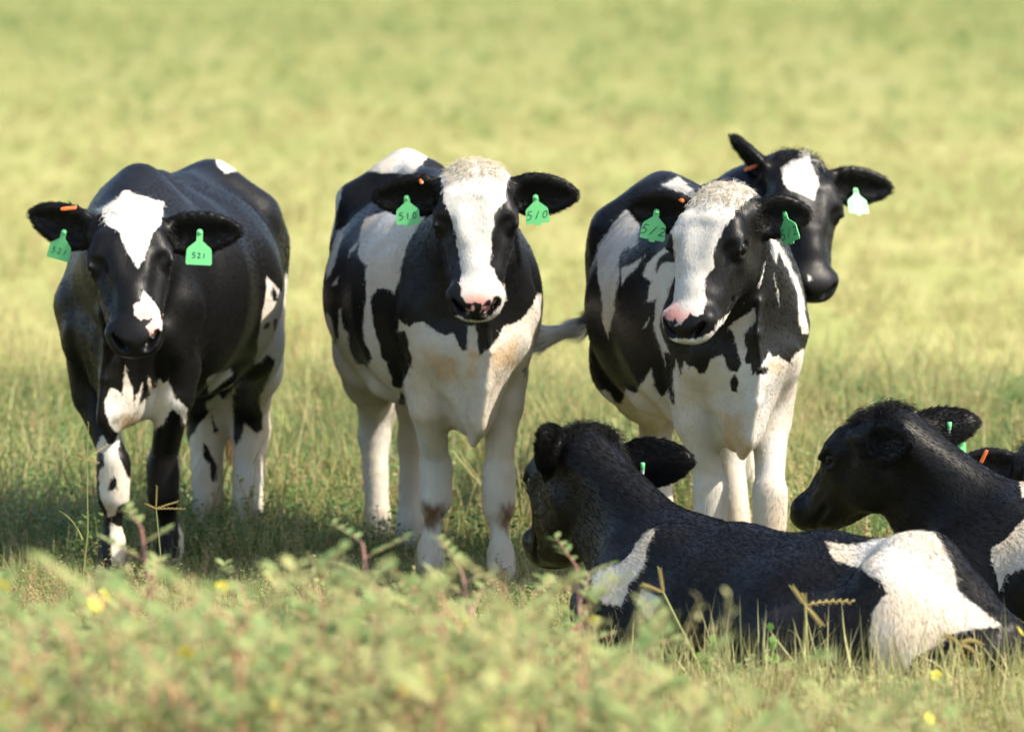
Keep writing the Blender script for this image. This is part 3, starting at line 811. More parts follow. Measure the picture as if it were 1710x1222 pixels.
def grow(c, n=60000, seed=0, long=1.0):
    """a coat of short lying hair, a tuft on the poll, fringes on the ears, a brush on the tail"""
    r = np.random.default_rng(seed)
    V, F = c['V'].astype(float), c['F']
    M, hs = c['M'], c['hs']
    T = np.concatenate([F[:, [0, 1, 2]], F[:, [0, 2, 3]]])
    A = np.linalg.norm(np.cross(V[T[:, 1]] - V[T[:, 0]], V[T[:, 2]] - V[T[:, 0]]), axis=1)
    li = {nm: i for i, nm in enumerate(c['names'])}
    tl = c['lab'][T[:, 0]]
    HL = c['HL'][T[:, 0]]
    W = A.copy()
    isin = lambda *a: np.isin(tl, [li[x] for x in a if x in li])
    poll = isin('head', 'neck') & (HL[:, 0] < 0.095) & (HL[:, 0] > -0.05) & (HL[:, 2] > -0.060) & (np.abs(HL[:, 1]) < 0.075)
    ear = isin('earL', 'earR'); tail = isin('tail')
    W[isin('head')] *= 1.6; W[ear] *= 3.0; W[poll] *= 2.0 * np.clip(1.05 - np.abs(HL[poll, 0] - 0.0) / 0.085, 0.1, 1); W[tail] *= 3; W[isin('hoof')] = 0
    muz = isin('head') & (HL[:, 0] > 0.365); W[muz] *= 0.05
    N = vnormals(V, F)
    k = r.choice(len(T), n, p=W / W.sum())
    a, b = r.random(n), r.random(n); fl = a + b > 1; a[fl] = 1 - a[fl]; b[fl] = 1 - b[fl]
    bc = np.stack([1 - a - b, a, b], 1)
    ip = lambda X: (X[T[k]] * (bc[..., None] if X.ndim > 1 else bc)).sum(1)
    P, Nn = ip(V), ip(N); mk = ip(c['mark']); tn = ip(c['tint']); tk = tl[k]
    isk = lambda *x: np.isin(tk, [li[q] for q in x if q in li])
    D = np.tile(np.array([-1.0, 0, -0.45]), (n, 1))
    D += np.stack([sines(P, 4, seed + i) for i in range(3)], 1) * 0.35
    L = np.full(n, 0.010) * long
    lg = isk('foreL', 'foreR', 'hindL', 'hindR'); D[lg] = (-0.15, 0, -1); L[lg] = 0.010
    hd = isk('head'); D[hd] = M[:3, 0]; L[hd] = 0.008
    nk = isk('neck'); L[nk] = 0.012 * long
    for i, e in enumerate(('earL', 'earR')):
        m = isk(e); d = M[:3, :3] @ unit(c['ears'][i][0]); D[m] = d + np.array([0, 0, -0.25]); L[m] = 0.014
    tt = isk('tail'); D[tt] = c.get('tail_dir', np.array([0, 0, -1.0])); L[tt] = 0.05
    pk = poll[k]
    hx = HL[k][pk, 0:1]; fwd_ = np.clip((hx + 0.02) / 0.05, 0, 1)
    pd = (-M[:3, 0] * 0.9 + M[:3, 2] * 0.6) * (1 - fwd_) + (M[:3, 0] * 0.9 + M[:3, 2] * 0.25) * fwd_
    D[pk] = pd + r.normal(size=(pk.sum(), 3)) * 0.35 + np.stack([sines(P[pk], 40, seed + 9 + i) for i in range(3)], 1) * 0.8 + np.sign(HL[k][pk, 1])[:, None] * M[:3, 1] * 0.25
    L[pk] = r.uniform(0.014, 0.046, pk.sum()) * c.get('tuft', 1.0) * np.clip(1.15 - np.abs(HL[k][pk, 0] - 0.0) / 0.08, 0.22, 1)
    lift = np.full(n, 0.13); lift[lg] = 0.15; lift[hd] = 0.13; lift[isk('earL', 'earR')] = 0.34; lift[pk] = 0.55
    D = D - Nn * (D * Nn).sum(1, keepdims=True)
    D /= np.linalg.norm(D, axis=1, keepdims=True) + 1e-6
    D = D + Nn * lift[:, None] + r.normal(size=(n, 3)) * 0.09
    D /= np.linalg.norm(D, axis=1, keepdims=True)
    L = L * r.uniform(0.6, 1.25, n)
    tip = P + D * L[:, None]
    sag = -Nn * (L * 0.05)[:, None]; sag[pk] = np.array([0, 0, -1]) * (L[pk] * 0.35)[:, None]
    sag[pk] += r.normal(size=(pk.sum(), 3)) * 0.006
    mid = P + D * L[:, None] * 0.55; tip = tip + sag
    white = (mk + r.normal(size=n) * 0.004) > 0
    v = r.uniform(0.8, 1.12, (n, 1))
    col = np.where(white[:, None], np.clip(tn * v, 0, 0.86), np.array([0.0068, 0.0060, 0.0055]) * r.uniform(0.6, 1.8, (n, 1)))
    br = pk & white
    col[br] = col[br] * np.array(c.get('tuft_tint', (0.95, 0.92, 0.84)))
    rad = np.where(isk('earL', 'earR') | pk | tt, 0.00052, 0.00036)
    curve_hair('coat_hair', P, mid, tip, rad, col, c['root'])


# ------------------------------------------------------------------ ear tags
STROKES = {'5': [(0.9, 1), (0.25, 1), (0.16, 0.56), (0.55, 0.64), (0.88, 0.42), (0.74, 0.10), (0.05, 0.0)],
           '2': [(0.1, 0.8), (0.32, 1), (0.72, 0.97), (0.80, 0.66), (0.12, 0.04), (1.0, 0.06)],
           '1': [(0.55, 1), (0.45, 0)],
           '0': [(0.5, 1), (0.16, 0.72), (0.14, 0.27), (0.48, 0), (0.84, 0.28), (0.86, 0.74), (0.5, 1)]}


def ribbon(pts, w, z):
    pts = np.array(pts, float); v, f = [], []
    d = np.gradient(pts, axis=0); d /= np.linalg.norm(d, axis=1, keepdims=True) + 1e-9
    nn = np.stack([-d[:, 1], d[:, 0]], 1) * w / 2
    for p, q in zip(pts, nn):
        v += [(*(p + q), z), (*(p - q), z)]
    for i in range(len(pts) - 1):
        f.append((2 * i, 2 * i + 1, 2 * i + 3, 2 * i + 2))
    return v, f


def digits_mesh(text, h, yc, slant=0.0, w=0.0021):
    V, F = [], []
    cw = h * 0.66; gap = h * 0.30
    x = -(len(text) * cw + (len(text) - 1) * gap) / 2
    for i, ch in enumerate(text):
        pts = []
        for a, b in STROKES[ch]:
            pts.append((x + a * cw + slant * (b - 0.5) * h * (2 if ch == '1' else 1), yc + (b - 0.5) * h * (1 - 0.06 * i)))
        # finer polyline
        q = []
        for p0, p1 in zip(pts, pts[1:]):
            for t in np.linspace(0, 1, 4)[:-1]: q.append((p0[0] + (p1[0] - p0[0]) * t, p0[1] + (p1[1] - p0[1]) * t))
        q.append(pts[-1])
        v, f = ribbon(q, w, 0.0019)
        F += [tuple(k + len(V) for k in g) for g in f]; V += v
        x += cw + gap
    me = grid_mesh('number', np.array(V), np.array(F)); me.materials.append(INK)
    return me


def tag_mesh(nub=True, neck_len=0.012, w=0.033):
    top = [(0.008 * math.cos(t), 0.002 + 0.008 * math.sin(t)) for t in np.linspace(0, math.pi, 7)]
    y1 = -neck_len
    half = [(-0.0085, y1), (-0.020, y1 - 0.010), (-w + 0.003, y1 - 0.018), (-w, y1 - 0.024), (-w - 0.002, y1 - 0.058), (-w + 0.001, y1 - 0.063)]
    bot = [(-0.009, y1 - 0.063), (-0.007, y1 - 0.069), (0.007, y1 - 0.069), (0.009, y1 - 0.063)] if nub else []
    out = top + half + bot + [(-x, y) for x, y in reversed(half)]
    n = len(out); t = 0.0012
    V = [(x, y, t) for x, y in out] + [(x, y, -t) for x, y in out]
    F = [tuple(range(n)), tuple(range(2 * n - 1, n - 1, -1))] + [(i, i + n, (i + 1) % n + n, (i + 1) % n) for i in range(n)]
    me = bpy.data.meshes.new('ear_tag'); me.from_pydata(V, [], [f[::-1] if len(f) == 4 else f for f in F]); me.update()
    # the neck end bends a little and the plate bows
    for v in me.vertices:
        v.co.z += 0.9 * min(0, v.co.y + 0.012) ** 2 * 0.0
    me.materials.append(TAG)
    return me


def disc_mesh(name, r0, r1, z0, z1, mat, n=14):
    V = [(0, 0, z1)]
    for r_, z in ((r1, z1), (r0, z0)):
        V += [(r_ * math.cos(2 * math.pi * i / n), r_ * math.sin(2 * math.pi * i / n), z) for i in range(n)]
    F = [(0, 1 + i, 1 + (i + 1) % n) for i in range(n)] + [(1 + i, 1 + n + i, 1 + n + (i + 1) % n, 1 + (i + 1) % n) for i in range(n)]
    me = bpy.data.meshes.new(name); me.from_pydata(V, [], F); me.materials.append(mat); smooth(me)
    return me


def ear_point(c, ear, t, s, off):
    """point on an ear in cow space: t along it, s across (towards its upper edge), off out of its inside face; plus its axes"""
    i = 0 if ear == 'L' else 1
    d, nrm, ln = c['ears'][i]; sg = 1 if i == 0 else -1
    d = unit(d); nrm = unit(np.asarray(nrm) - d * np.dot(nrm, d)); sd = np.cross(nrm, d)
    if (c['M'][:3, :3] @ sd)[2] < 0: sd = -sd
    root = np.array([0.050, 0.066 * sg, -0.052])
    p = (root + d * ln * t + sd * s + nrm * off) * np.array([0.92, 1, 1]) * c['hs']
    Rm = c['M'][:3, :3]
    return Rm @ p + c['M'][:3, 3], Rm @ d, Rm @ nrm, Rm @ sd


def add_tag(c, ear, t, s, off, face, roll, text, h=0.017, slant=0.1, size=1.0, label=None, **kw):
    """face: direction the plate looks at, in the field; roll in degrees"""
    p, d, nrm, sd = ear_point(c, ear, t, s, off)
    Wi = np.linalg.inv(c['W'])
    z = unit(Wi[:3, :3] @ np.array(face, float)); up = np.array([0, 0, 1.0])
    y = unit(up - z * np.dot(up, z)); x = np.cross(y, z)
    a = R(roll); x, y = x * math.cos(a) + y * math.sin(a), -x * math.sin(a) + y * math.cos(a)
    Mx = np.eye(4); Mx[:3, 0], Mx[:3, 1], Mx[:3, 2], Mx[:3, 3] = x, y, z, p
    o = bpy.data.objects.new('ear_tag', tag_mesh(**kw)); link(o, c['root'])
    o.matrix_local = Matrix(Mx.tolist()) @ Matrix.Diagonal((size, size, size, 1))
    if label: o['label'] = label
    if text:
        n = bpy.data.objects.new('number', digits_mesh(text, h, -kw.get('neck_len', 0.012) - 0.038, slant)); link(n, o)
    q = bpy.data.objects.new('pin', disc_mesh('pin', 0.0068, 0.0045, 0.0008, 0.0045, TAG)); link(q, o)
    return o


def add_pin(c, ear, t, s, off, face):
    """the stud of a tag, seen on the back of the ear"""
    p, d, nrm, sd = ear_point(c, ear, t, s, off)
    Wi = np.linalg.inv(c['W'])
    M4 = frame(p, Wi[:3, :3] @ np.array([0, 0, -1.0]), up=Wi[:3, :3] @ np.array(face, float))
    prof = [(0.0, 0.0045), (0.002, 0.0065), (0.016, 0.0060), (0.017, 0.0052), (0.026, 0.0045), (0.033, 0.0006)]
    V, F = [], []; n = 10
    for x, r_ in prof: V += [(x, r_ * math.cos(2 * math.pi * i / n), r_ * math.sin(2 * math.pi * i / n)) for i in range(n)]
    for j in range(len(prof) - 1):
        for i in range(n): F.append((j * n + i, j * n + (i + 1) % n, (j + 1) * n + (i + 1) % n, (j + 1) * n + i))
    me = grid_mesh('tag_stud', np.array(V), np.array(F)); smooth(me)
    me.materials.append(TAG); me.materials.append(TAGPALE)
    me.polygons.foreach_set('material_index', [1 if f // n >= 3 else 0 for f in range(len(F))])
    o = bpy.data.objects.new('tag_stud', me); link(o, c['root']); o.matrix_local = Matrix(M4.tolist())


def add_clip(c, ear, t, s, off, along, ln=0.046, face=None):
    """orange bar clip folded over the edge of an ear; along and face in the field"""
    p, d, nrm, sd = ear_point(c, ear, t, s, off)
    Wi = np.linalg.inv(c['W'])
    M4 = frame(p, Wi[:3, :3] @ np.array(along, float), up=Wi[:3, :3] @ np.array(face if face is not None else (0, -1, 0.3), float))
    n = 8; V, F = [], []
    xs = np.linspace(-ln / 2, ln / 2, 7)
    for i, x in enumerate(xs):
        e = 0.75 if i in (0, 6) else 1.0
        zc = -0.10 * (x / ln) ** 2 * 0.02 - (0.004 if i == 0 else 0)
        V += [(x, 0.0055 * e * math.cos(2 * math.pi * j / n + 0.39), zc + 0.0035 * e * math.sin(2 * math.pi * j / n + 0.39)) for j in range(n)]
    for i in range(6):
        for j in range(n): F.append((i * n + j, i * n + (j + 1) % n, (i + 1) * n + (j + 1) % n, (i + 1) * n + j))
    F += [tuple(range(n - 1, -1, -1)), tuple(range(6 * n, 7 * n))]
    me = bpy.data.meshes.new('ear_clip'); me.from_pydata(V, [], F); me.materials.append(ORANGE)
    o = bpy.data.objects.new('ear_clip', me); link(o, c['root']); o.matrix_local = Matrix(M4.tolist())


# ------------------------------------------------------------------ the herd
COWS = {}


def leg(kx, ky, kz, fx, fy, fwd):
    """knee, fetlock, foot in the field for a foreleg; fwd = facing"""
    return [(kx, ky, kz), (fx, fy, 0.085), (fx + 0.02 * fwd[0], fy + 0.02 * fwd[1], 0.0)]


def hleg(st, hk, fx, fy, fwd):
    return [st, hk, (fx, fy, 0.085), (fx + 0.02 * fwd[0], fy + 0.02 * fwd[1], 0.0)]


def facing(deg):
    return np.array([math.sin(R(deg)), -math.cos(R(deg)), 0])


def stifle(loc, deg, s, x=-0.30, y=0.14, z=0.60):
    f = facing(deg); l = np.array([-f[1], f[0], 0])
    return tuple(np.array([loc[0], loc[1], 0]) + f * x + l * y * s + (0, 0, z))


f = facing(-13); L = (-0.945, 0.66)
COWS['A'] = make_cow('A', L, R(-13), ((-1.035, -0.06, 1.020), (0.09, -0.66, -0.745), (0.0, -0.745, 0.66)),
    [((1, 0.10, 0.05), (0.1, -1, -0.2), 0.235), ((-1, 0.25, 0.38), (-0.3, -1, -0.05), 0.215)],
    dict(wide=1.17, chest=1.0, hind_thick=1.28, rump=-0.05, dewlap=1.6, tail=[(-0.80, 1.28, 0.97), (-0.775, 1.42, 0.88), (-0.80, 1.42, 0.6), (-0.815, 1.38, 0.42), (-0.81, 1.38, 0.25)], tail_r=[0.035, 0.026, 0.020, 0.030, 0.012], foreR=leg(-1.085, 0.20, 0.265, -1.09, 0.21, f), foreL=leg(-0.955, 0.33, 0.255, -0.94, 0.36, f),
         hindR=hleg(stifle(L, -13, -1), (-0.875, 1.27, 0.38), -0.87, 1.17, f), hindL=hleg(stifle(L, -13, 1), (-0.750, 1.25, 0.38), -0.755, 1.15, f)),
    'mostly black heifer with a white heart-shaped forehead patch and ear tags reading 521', seed=5, hs=1.02)
f = facing(12.5); L = (-0.21, 0.33)
COWS['B'] = make_cow('B', L, R(12.5), ((-0.096, -0.30, 1.145), (0.0, -0.57, -0.82), (0, -0.82, 0.57)),
    [((1, 0.05, -0.02), (0.1, -1, -0.25), 0.205), ((-1, 0.05, -0.05), (-0.1, -1, -0.25), 0.205)],
    dict(wide=1.18, chest=0.88, dewlap=1.2, tail=[(-0.345, 0.95, 1.05), (-0.36, 1.08, 0.95), (-0.36, 1.08, 0.6), (-0.365, 1.05, 0.42), (-0.365, 1.05, 0.3)], tail_r=[0.035, 0.025, 0.019, 0.028, 0.012], foreL=leg(-0.037, -0.05, 0.26, -0.03, -0.06, f), foreR=leg(-0.207, 0.03, 0.27, -0.219, 0.03, f),
         hindL=hleg(stifle(L, 12.5, 1), (-0.275, 0.76, 0.38), -0.285, 0.64, f), hindR=hleg(stifle(L, 12.5, -1), (-0.39, 0.98, 0.38), -0.38, 0.90, f)),
    'black and white heifer with a broad white blaze and ear tags reading 510', seed=11)
f = facing(12); L = (0.495, -0.19)
COWS['C'] = make_cow('C', L, R(12), ((0.540, -0.85, 1.105), (-0.28, -0.50, -0.82), (-0.4, -0.75, 0.53)),
    [((1, 0.20, 0.1), (0.1, -1, -0.2), 0.18), ((-1, 0.25, 0.15), (-0.5, -1, -0.2), 0.205)],
    dict(wide=1.14, chest=0.88, rump=-0.045, tail=[(0.375, 0.42, 1.00), (0.34, 0.54, 0.93), (0.30, 0.60, 0.76), (0.19, 0.62, 0.665), (0.08, 0.62, 0.635), (-0.03, 0.62, 0.615)], tail_r=[0.035, 0.024, 0.016, 0.016, 0.024, 0.010], foreL=leg(0.672, -0.66, 0.26, 0.66, -0.66, f), foreR=leg(0.520, -0.57, 0.27, 0.525, -0.56, f),
         hindL=hleg(stifle(L, 12, 1), (0.600, 0.46, 0.38), 0.625, 0.36, f), hindR=hleg(stifle(L, 12, -1), (0.395, 0.46, 0.38), 0.415, 0.36, f)),
    'heifer with a half white face turned left and ear tags reading 512', seed=21, hs=0.96)
f = facing(4); L = (0.64, 1.55)
COWS['D'] = make_cow('D', L, R(4), ((0.815, 1.05, 1.110), (0.12, -0.50, -0.86), (0.32, -0.80, 0.45)),
    [((1, 0.25, -0.08), (0.3, -1, -0.2), 0.235), ((-0.66, 0.25, 0.72), (-0.74, -0.28, -0.62), 0.20)],
    dict(wide=1.0, chest=0.9, tail=[(0.62, 2.10, 0.92), (0.61, 2.20, 0.84), (0.61, 2.20, 0.5), (0.61, 2.18, 0.3)], tail_r=[0.03, 0.022, 0.018, 0.022], foreL=leg(0.73, 1.12, 0.27, 0.73, 1.12, f), foreR=leg(0.60, 1.14, 0.27, 0.60, 1.14, f),
         hindL=hleg(stifle(L, 4, 1), (0.71, 2.14, 0.38), 0.71, 2.06, f), hindR=hleg(stifle(L, 4, -1), (0.59, 2.14, 0.38), 0.59, 2.06, f)),
    'black-faced heifer with a small white forehead patch looking over the one tagged 512', seed=31, scale=0.88, hs=0.97)
COWS['G'] = make_cow('G', (1.62, -0.45), R(-25), ((1.375, -1.0, 0.465), (0.15, -0.60, -0.70), (0.1, -0.75, 0.55)),
    [((1, 0.2, 0.05), (0.1, -1, -0.2), 0.20), ((-1, 0.1, 0.10), (-0.1, -1, 0.1), 0.205)],
    dict(), 'heifer at the right edge showing only a black ear with an orange clip', lying=lying_down, hs=0.9, neck_kw=dict(base=((0.30, 0, 0.27), (0.42, 0, 0.22)), rad=((0.12, 0.11), (0.12, 0.13)), crest=0.06, thick=0.72), seed=61)
COWS['E'] = make_cow('E', (0.655, -2.874), R(-132.8), ((0.172, -2.30, 0.595), (-0.20, 0.72, -0.66), (-0.15, 0.66, 0.73)),
    [((-0.22, -0.55, 0.58), (-0.85, 0.40, 0.1), 0.128), ((1, -0.35, 0.10), (0.4, 1, 0.0), 0.21)],
    dict(), 'black heifer with a white rump lying in front with its back to the camera', lying=lying_down, neck_kw=dict(base=((0.30, 0, 0.27), (0.42, 0, 0.22)), rad=((0.12, 0.11), (0.12, 0.13)), crest=0.045, thick=0.62), seed=41)
COWS['F'] = make_cow('F', (1.55, -1.98), R(-113.5), ((0.915, -1.75, 0.605), (-0.50, 0.56, -0.60), (-0.5, 0.4, 0.77)),
    [((0.55, -0.80, 0.12), (-0.8, -0.55, 0.0), 0.20), ((0.97, 0.15, 0.20), (0.1, 0.9, -0.3), 0.22)],
    dict(), 'black heifer lying behind the white-rumped one, its head in profile', lying=lying_down, neck_kw=dict(base=((0.30, 0, 0.27), (0.42, 0, 0.22)), rad=((0.12, 0.11), (0.12, 0.13)), crest=0.045, thick=0.64), seed=51, hs=0.93)

# ------------------------------------------------------------------ ear tags, clips, hair
front = (0.1, -1, 0.1)
a = COWS['A']
add_tag(a, 'L', 0.52, 0.004, 0.016, (0.15, -1, 0.10), -3, '521', 0.014, 0.0, size=1.02, nub=False, neck_len=0.022)
add_tag(a, 'R', 0.48, -0.018, 0.016, (-0.25, -1, 0.0), -14, '521', 0.018, 0.15, size=0.92, nub=False, neck_len=0.018)
add_clip(a, 'R', 0.52, 0.050, 0.012, (-1, -0.1, -0.10))
b = COWS['B']
add_tag(b, 'L', 0.45, -0.006, 0.016, (0.2, -1, -0.05), 6, '510', 0.024, 0.2, size=0.92)
add_tag(b, 'R', 0.57, -0.004, 0.016, (-0.1, -1, 0.05), 4, '510', 0.020, 0.0, size=0.92)
add_clip(b, 'R', 0.38, 0.046, 0.008, (0.3, -0.6, -0.75), ln=0.026)
c_ = COWS['C']
add_tag(c_, 'R', 0.60, -0.004, 0.016, (-0.25, -1, 0.0), -10, '512', 0.026, 0.3, size=0.95)
add_tag(c_, 'L', 0.58, 0.006, 0.018, (-0.85, -0.75, -0.05), 18, '512', 0.026, 0.2, size=0.95)
add_clip(c_, 'R', 0.30, 0.044, 0.010, (0.5, -0.6, -0.3), ln=0.024)
d_ = COWS['D']
add_tag(d_, 'L', 0.50, -0.012, 0.016, (0.42, -0.85, 0.42), -4, '515', 0.024, 0.2, size=0.92)
add_clip(d_, 'R', 0.40, 0.0, 0.024, (1, -0.1, 0.38), ln=0.040, face=(0, -1, 0.3))
e_ = COWS['E']
add_pin(e_, 'R', 0.44, 0.004, -0.026, (0, -1, 0.2))
f_ = COWS['F']
add_pin(f_, 'R', 0.62, 0.006, -0.026, (0, -1, 0.2))
add_tag(f_, 'R', 0.70, -0.010, 0.020, (-0.55, 0.8, 0.0), 0, '', size=0.95)
add_clip(COWS['G'], 'R', 0.62, 0.030, 0.012, (0.42, -0.1, 0.9), ln=0.042)
COWS['C']['tail_dir'] = np.linalg.inv(COWS['C']['W'])[:3, :3] @ np.array([-1, 0, -0.25])
if True:
    for i, (k, c) in enumerate(COWS.items()):
        c['tuft'] = dict(A=0.5, B=0.75, C=0.85, D=1.2).get(k, 1.5); c['tuft_tint'] = dict(B=(1.05, 0.98, 0.82), C=(1.08, 1.03, 0.92)).get(k, (1.2, 1.2, 1.2))
        grow(c, dict(A=70000, B=70000, C=70000, D=30000, G=15000, E=120000, F=70000)[k], 100 + i, 1.35 if k in 'EFG' else 1.0)


# ------------------------------------------------------------------ pasture
def foliage_mat(name, cols, trans=0.35, rough=0.55, spec=0.25, obj_amt=0.5):
    """cols: list of colours picked per blade and per tuft"""
    m = bpy.data.materials.new(name); m.use_nodes = True
    n = m.node_tree; n.nodes.clear(); L = n.links.new
    geo = node(n, 'ShaderNodeNewGeometry'); oi = node(n, 'ShaderNodeObjectInfo')
    mx = node(n, 'ShaderNodeMath', operation='MULTIPLY_ADD'); mx.inputs[1].default_value = obj_amt
    sc = node(n, 'ShaderNodeMath', operation='MULTIPLY'); sc.inputs[1].default_value = 1 - obj_amt
    L(geo.outputs['Random Per Island'], sc.inputs[0]); L(oi.outputs['Random'], mx.inputs[0]); L(sc.outputs[0], mx.inputs[2])
    ramp = node(n, 'ShaderNodeValToRGB')
    el = ramp.color_ramp.elements
    for i, c in enumerate(cols):
        p = i / (len(cols) - 1)
        e = el[i] if i < 2 else el.new(p)
        e.position = p; e.color = (*c, 1)
    # elements are re-sorted by position, so write them once more in order
    for i, e in enumerate(sorted(el, key=lambda q: q.position)): e.color = (*cols[i], 1)
    L(mx.outputs[0], ramp.inputs[0])
    b = node(n, 'ShaderNodeBsdfPrincipled'); b.inputs['Roughness'].default_value = rough; b.inputs['Specular IOR Level'].default_value = spec
    t = node(n, 'ShaderNodeBsdfTranslucent'); ms = node(n, 'ShaderNodeMixShader'); ms.inputs[0].default_value = trans
    out = node(n, 'ShaderNodeOutputMaterial')
    L(ramp.outputs[0], b.inputs['Base Color']); L(ramp.outputs[0], t.inputs['Color'])
    L(b.outputs[0], ms.inputs[1]); L(t.outputs[0], ms.inputs[2]); L(ms.outputs[0], out.inputs[0])
    return m


G_GREEN = foliage_mat('grass_green', [(0.16, 0.205, 0.042), (0.255, 0.285, 0.065), (0.345, 0.345, 0.095), (0.42, 0.385, 0.13)], 0.42)
G_LUSH_SHADE = foliage_mat('grass_lush_shade', [(0.08, 0.16, 0.040), (0.13, 0.22, 0.055), (0.19, 0.27, 0.07)], 0.35)  # lush green; behind the herd its dark tone doubles as painted shade
G_DRY = foliage_mat('grass_dry', [(0.28, 0.22, 0.09), (0.42, 0.37, 0.15), (0.53, 0.47, 0.22), (0.39, 0.40, 0.14)], 0.3)
LEAF = foliage_mat('weed_leaf', [(0.19, 0.30, 0.10), (0.31, 0.39, 0.14), (0.43, 0.45, 0.17), (0.55, 0.48, 0.21)], 0.5)
STEM = foliage_mat('weed_stem', [(0.46, 0.15, 0.10), (0.48, 0.25, 0.15), (0.36, 0.34, 0.13)], 0.1)
PETAL = foliage_mat('petal_yellow', [(0.70, 0.55, 0.05), (0.80, 0.66, 0.10)], 0.35)
SPIKE = foliage_mat('seed_spike', [(0.42, 0.30, 0.10), (0.50, 0.38, 0.14)], 0.15)
CANE = foliage_mat('stalk_green', [(0.26, 0.28, 0.09), (0.34, 0.32, 0.11)], 0.15)


def ground_mat():
    m, n, b = new_mat('pasture_soil'); L = n.links.new
    geo = node(n, 'ShaderNodeNewGeometry')
    def nz(scale, sx, sy, detail=3.0):
        mp = node(n, 'ShaderNodeMapping'); mp.inputs['Scale'].default_value = (sx, sy, 1)
        L(geo.outputs['Position'], mp.inputs[0])
        x = node(n, 'ShaderNodeTexNoise', i_Scale=scale, i_Detail=detail); L(mp.outputs[0], x.inputs['Vector'])
        return x.outputs[0]
    def ramp(src, stops):
        r = node(n, 'ShaderNodeValToRGB'); el = r.color_ramp.elements
        for i, (p, c) in enumerate(stops):
            e = el[i] if i < 2 else el.new(p)
            e.position = p; e.color = (*c, 1)
        L(src, r.inputs[0]); return r.outputs[0]
    a = ramp(nz(1.0, 0.9, 0.16), [(0.32, (0.245, 0.265, 0.08)), (0.47, (0.335, 0.315, 0.11)), (0.70, (0.41, 0.345, 0.15))])
    g = ramp(nz(1.0, 2.3, 0.33), [(0.38, (0.245, 0.268, 0.08)), (0.62, (0.39, 0.345, 0.135))])
    mx = node(n, 'ShaderNodeMix', data_type='RGBA'); mx.inputs[0].default_value = 0.5; L(a, mx.inputs[6]); L(g, mx.inputs[7])
    # the far side is greener, and darkened for the self-shadow of unplanted grass
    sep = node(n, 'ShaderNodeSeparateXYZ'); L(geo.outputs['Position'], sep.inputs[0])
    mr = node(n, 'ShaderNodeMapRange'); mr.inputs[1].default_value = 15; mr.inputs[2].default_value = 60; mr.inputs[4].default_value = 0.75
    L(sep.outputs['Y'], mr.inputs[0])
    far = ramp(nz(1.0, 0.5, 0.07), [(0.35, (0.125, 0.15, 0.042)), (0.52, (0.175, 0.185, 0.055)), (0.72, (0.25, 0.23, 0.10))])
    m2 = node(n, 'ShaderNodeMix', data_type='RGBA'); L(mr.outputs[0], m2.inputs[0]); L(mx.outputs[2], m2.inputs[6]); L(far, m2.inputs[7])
    # trodden thatch round the animals
    m3 = node(n, 'ShaderNodeMix', data_type='RGBA'); m3.inputs[6].default_value = (0.13, 0.115, 0.05, 1)
    mr2 = node(n, 'ShaderNodeMapRange'); mr2.inputs[1].default_value = 2.5; mr2.inputs[2].default_value = 9
    L(sep.outputs['Y'], mr2.inputs[0]); L(mr2.outputs[0], m3.inputs[0]); L(m2.outputs[2], m3.inputs[7])
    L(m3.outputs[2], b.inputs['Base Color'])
    b.inputs['Roughness'].default_value = 0.95; b.inputs['Specular IOR Level'].default_value = 0.05
    return m


def ground_z(x, y):
    """gentle roll of the field away from the animals"""
    t = np.clip((y - 7) / 30, 0, 1)
    return t * t * (0.05 * np.sin(x * 0.5 + y * 0.11) + 0.03 * np.sin(y * 0.23 + 1.0))


ys = np.concatenate([np.linspace(-60, -12, 7)[:-1], np.linspace(-12, 90, 70), np.geomspace(95, 1500, 14)])
xs = np.concatenate([-np.geomspace(900, 25, 8), np.linspace(-20, 20, 41), np.geomspace(25, 900, 8)])
gx, gy = np.meshgrid(xs, ys)
gv = np.stack([gx, gy, ground_z(gx, gy)], -1).reshape(-1, 3)
nx = len(xs); gi = np.arange((len(ys) - 1) * (nx - 1)); r0 = gi // (nx - 1) * nx + gi % (nx - 1)
gme = grid_mesh('pasture_ground', gv, np.stack([r0, r0 + 1, r0 + nx + 1, r0 + nx], 1)); smooth(gme)
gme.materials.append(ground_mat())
g = link(bpy.data.objects.new('pasture_ground', gme)); g['kind'] = 'structure'


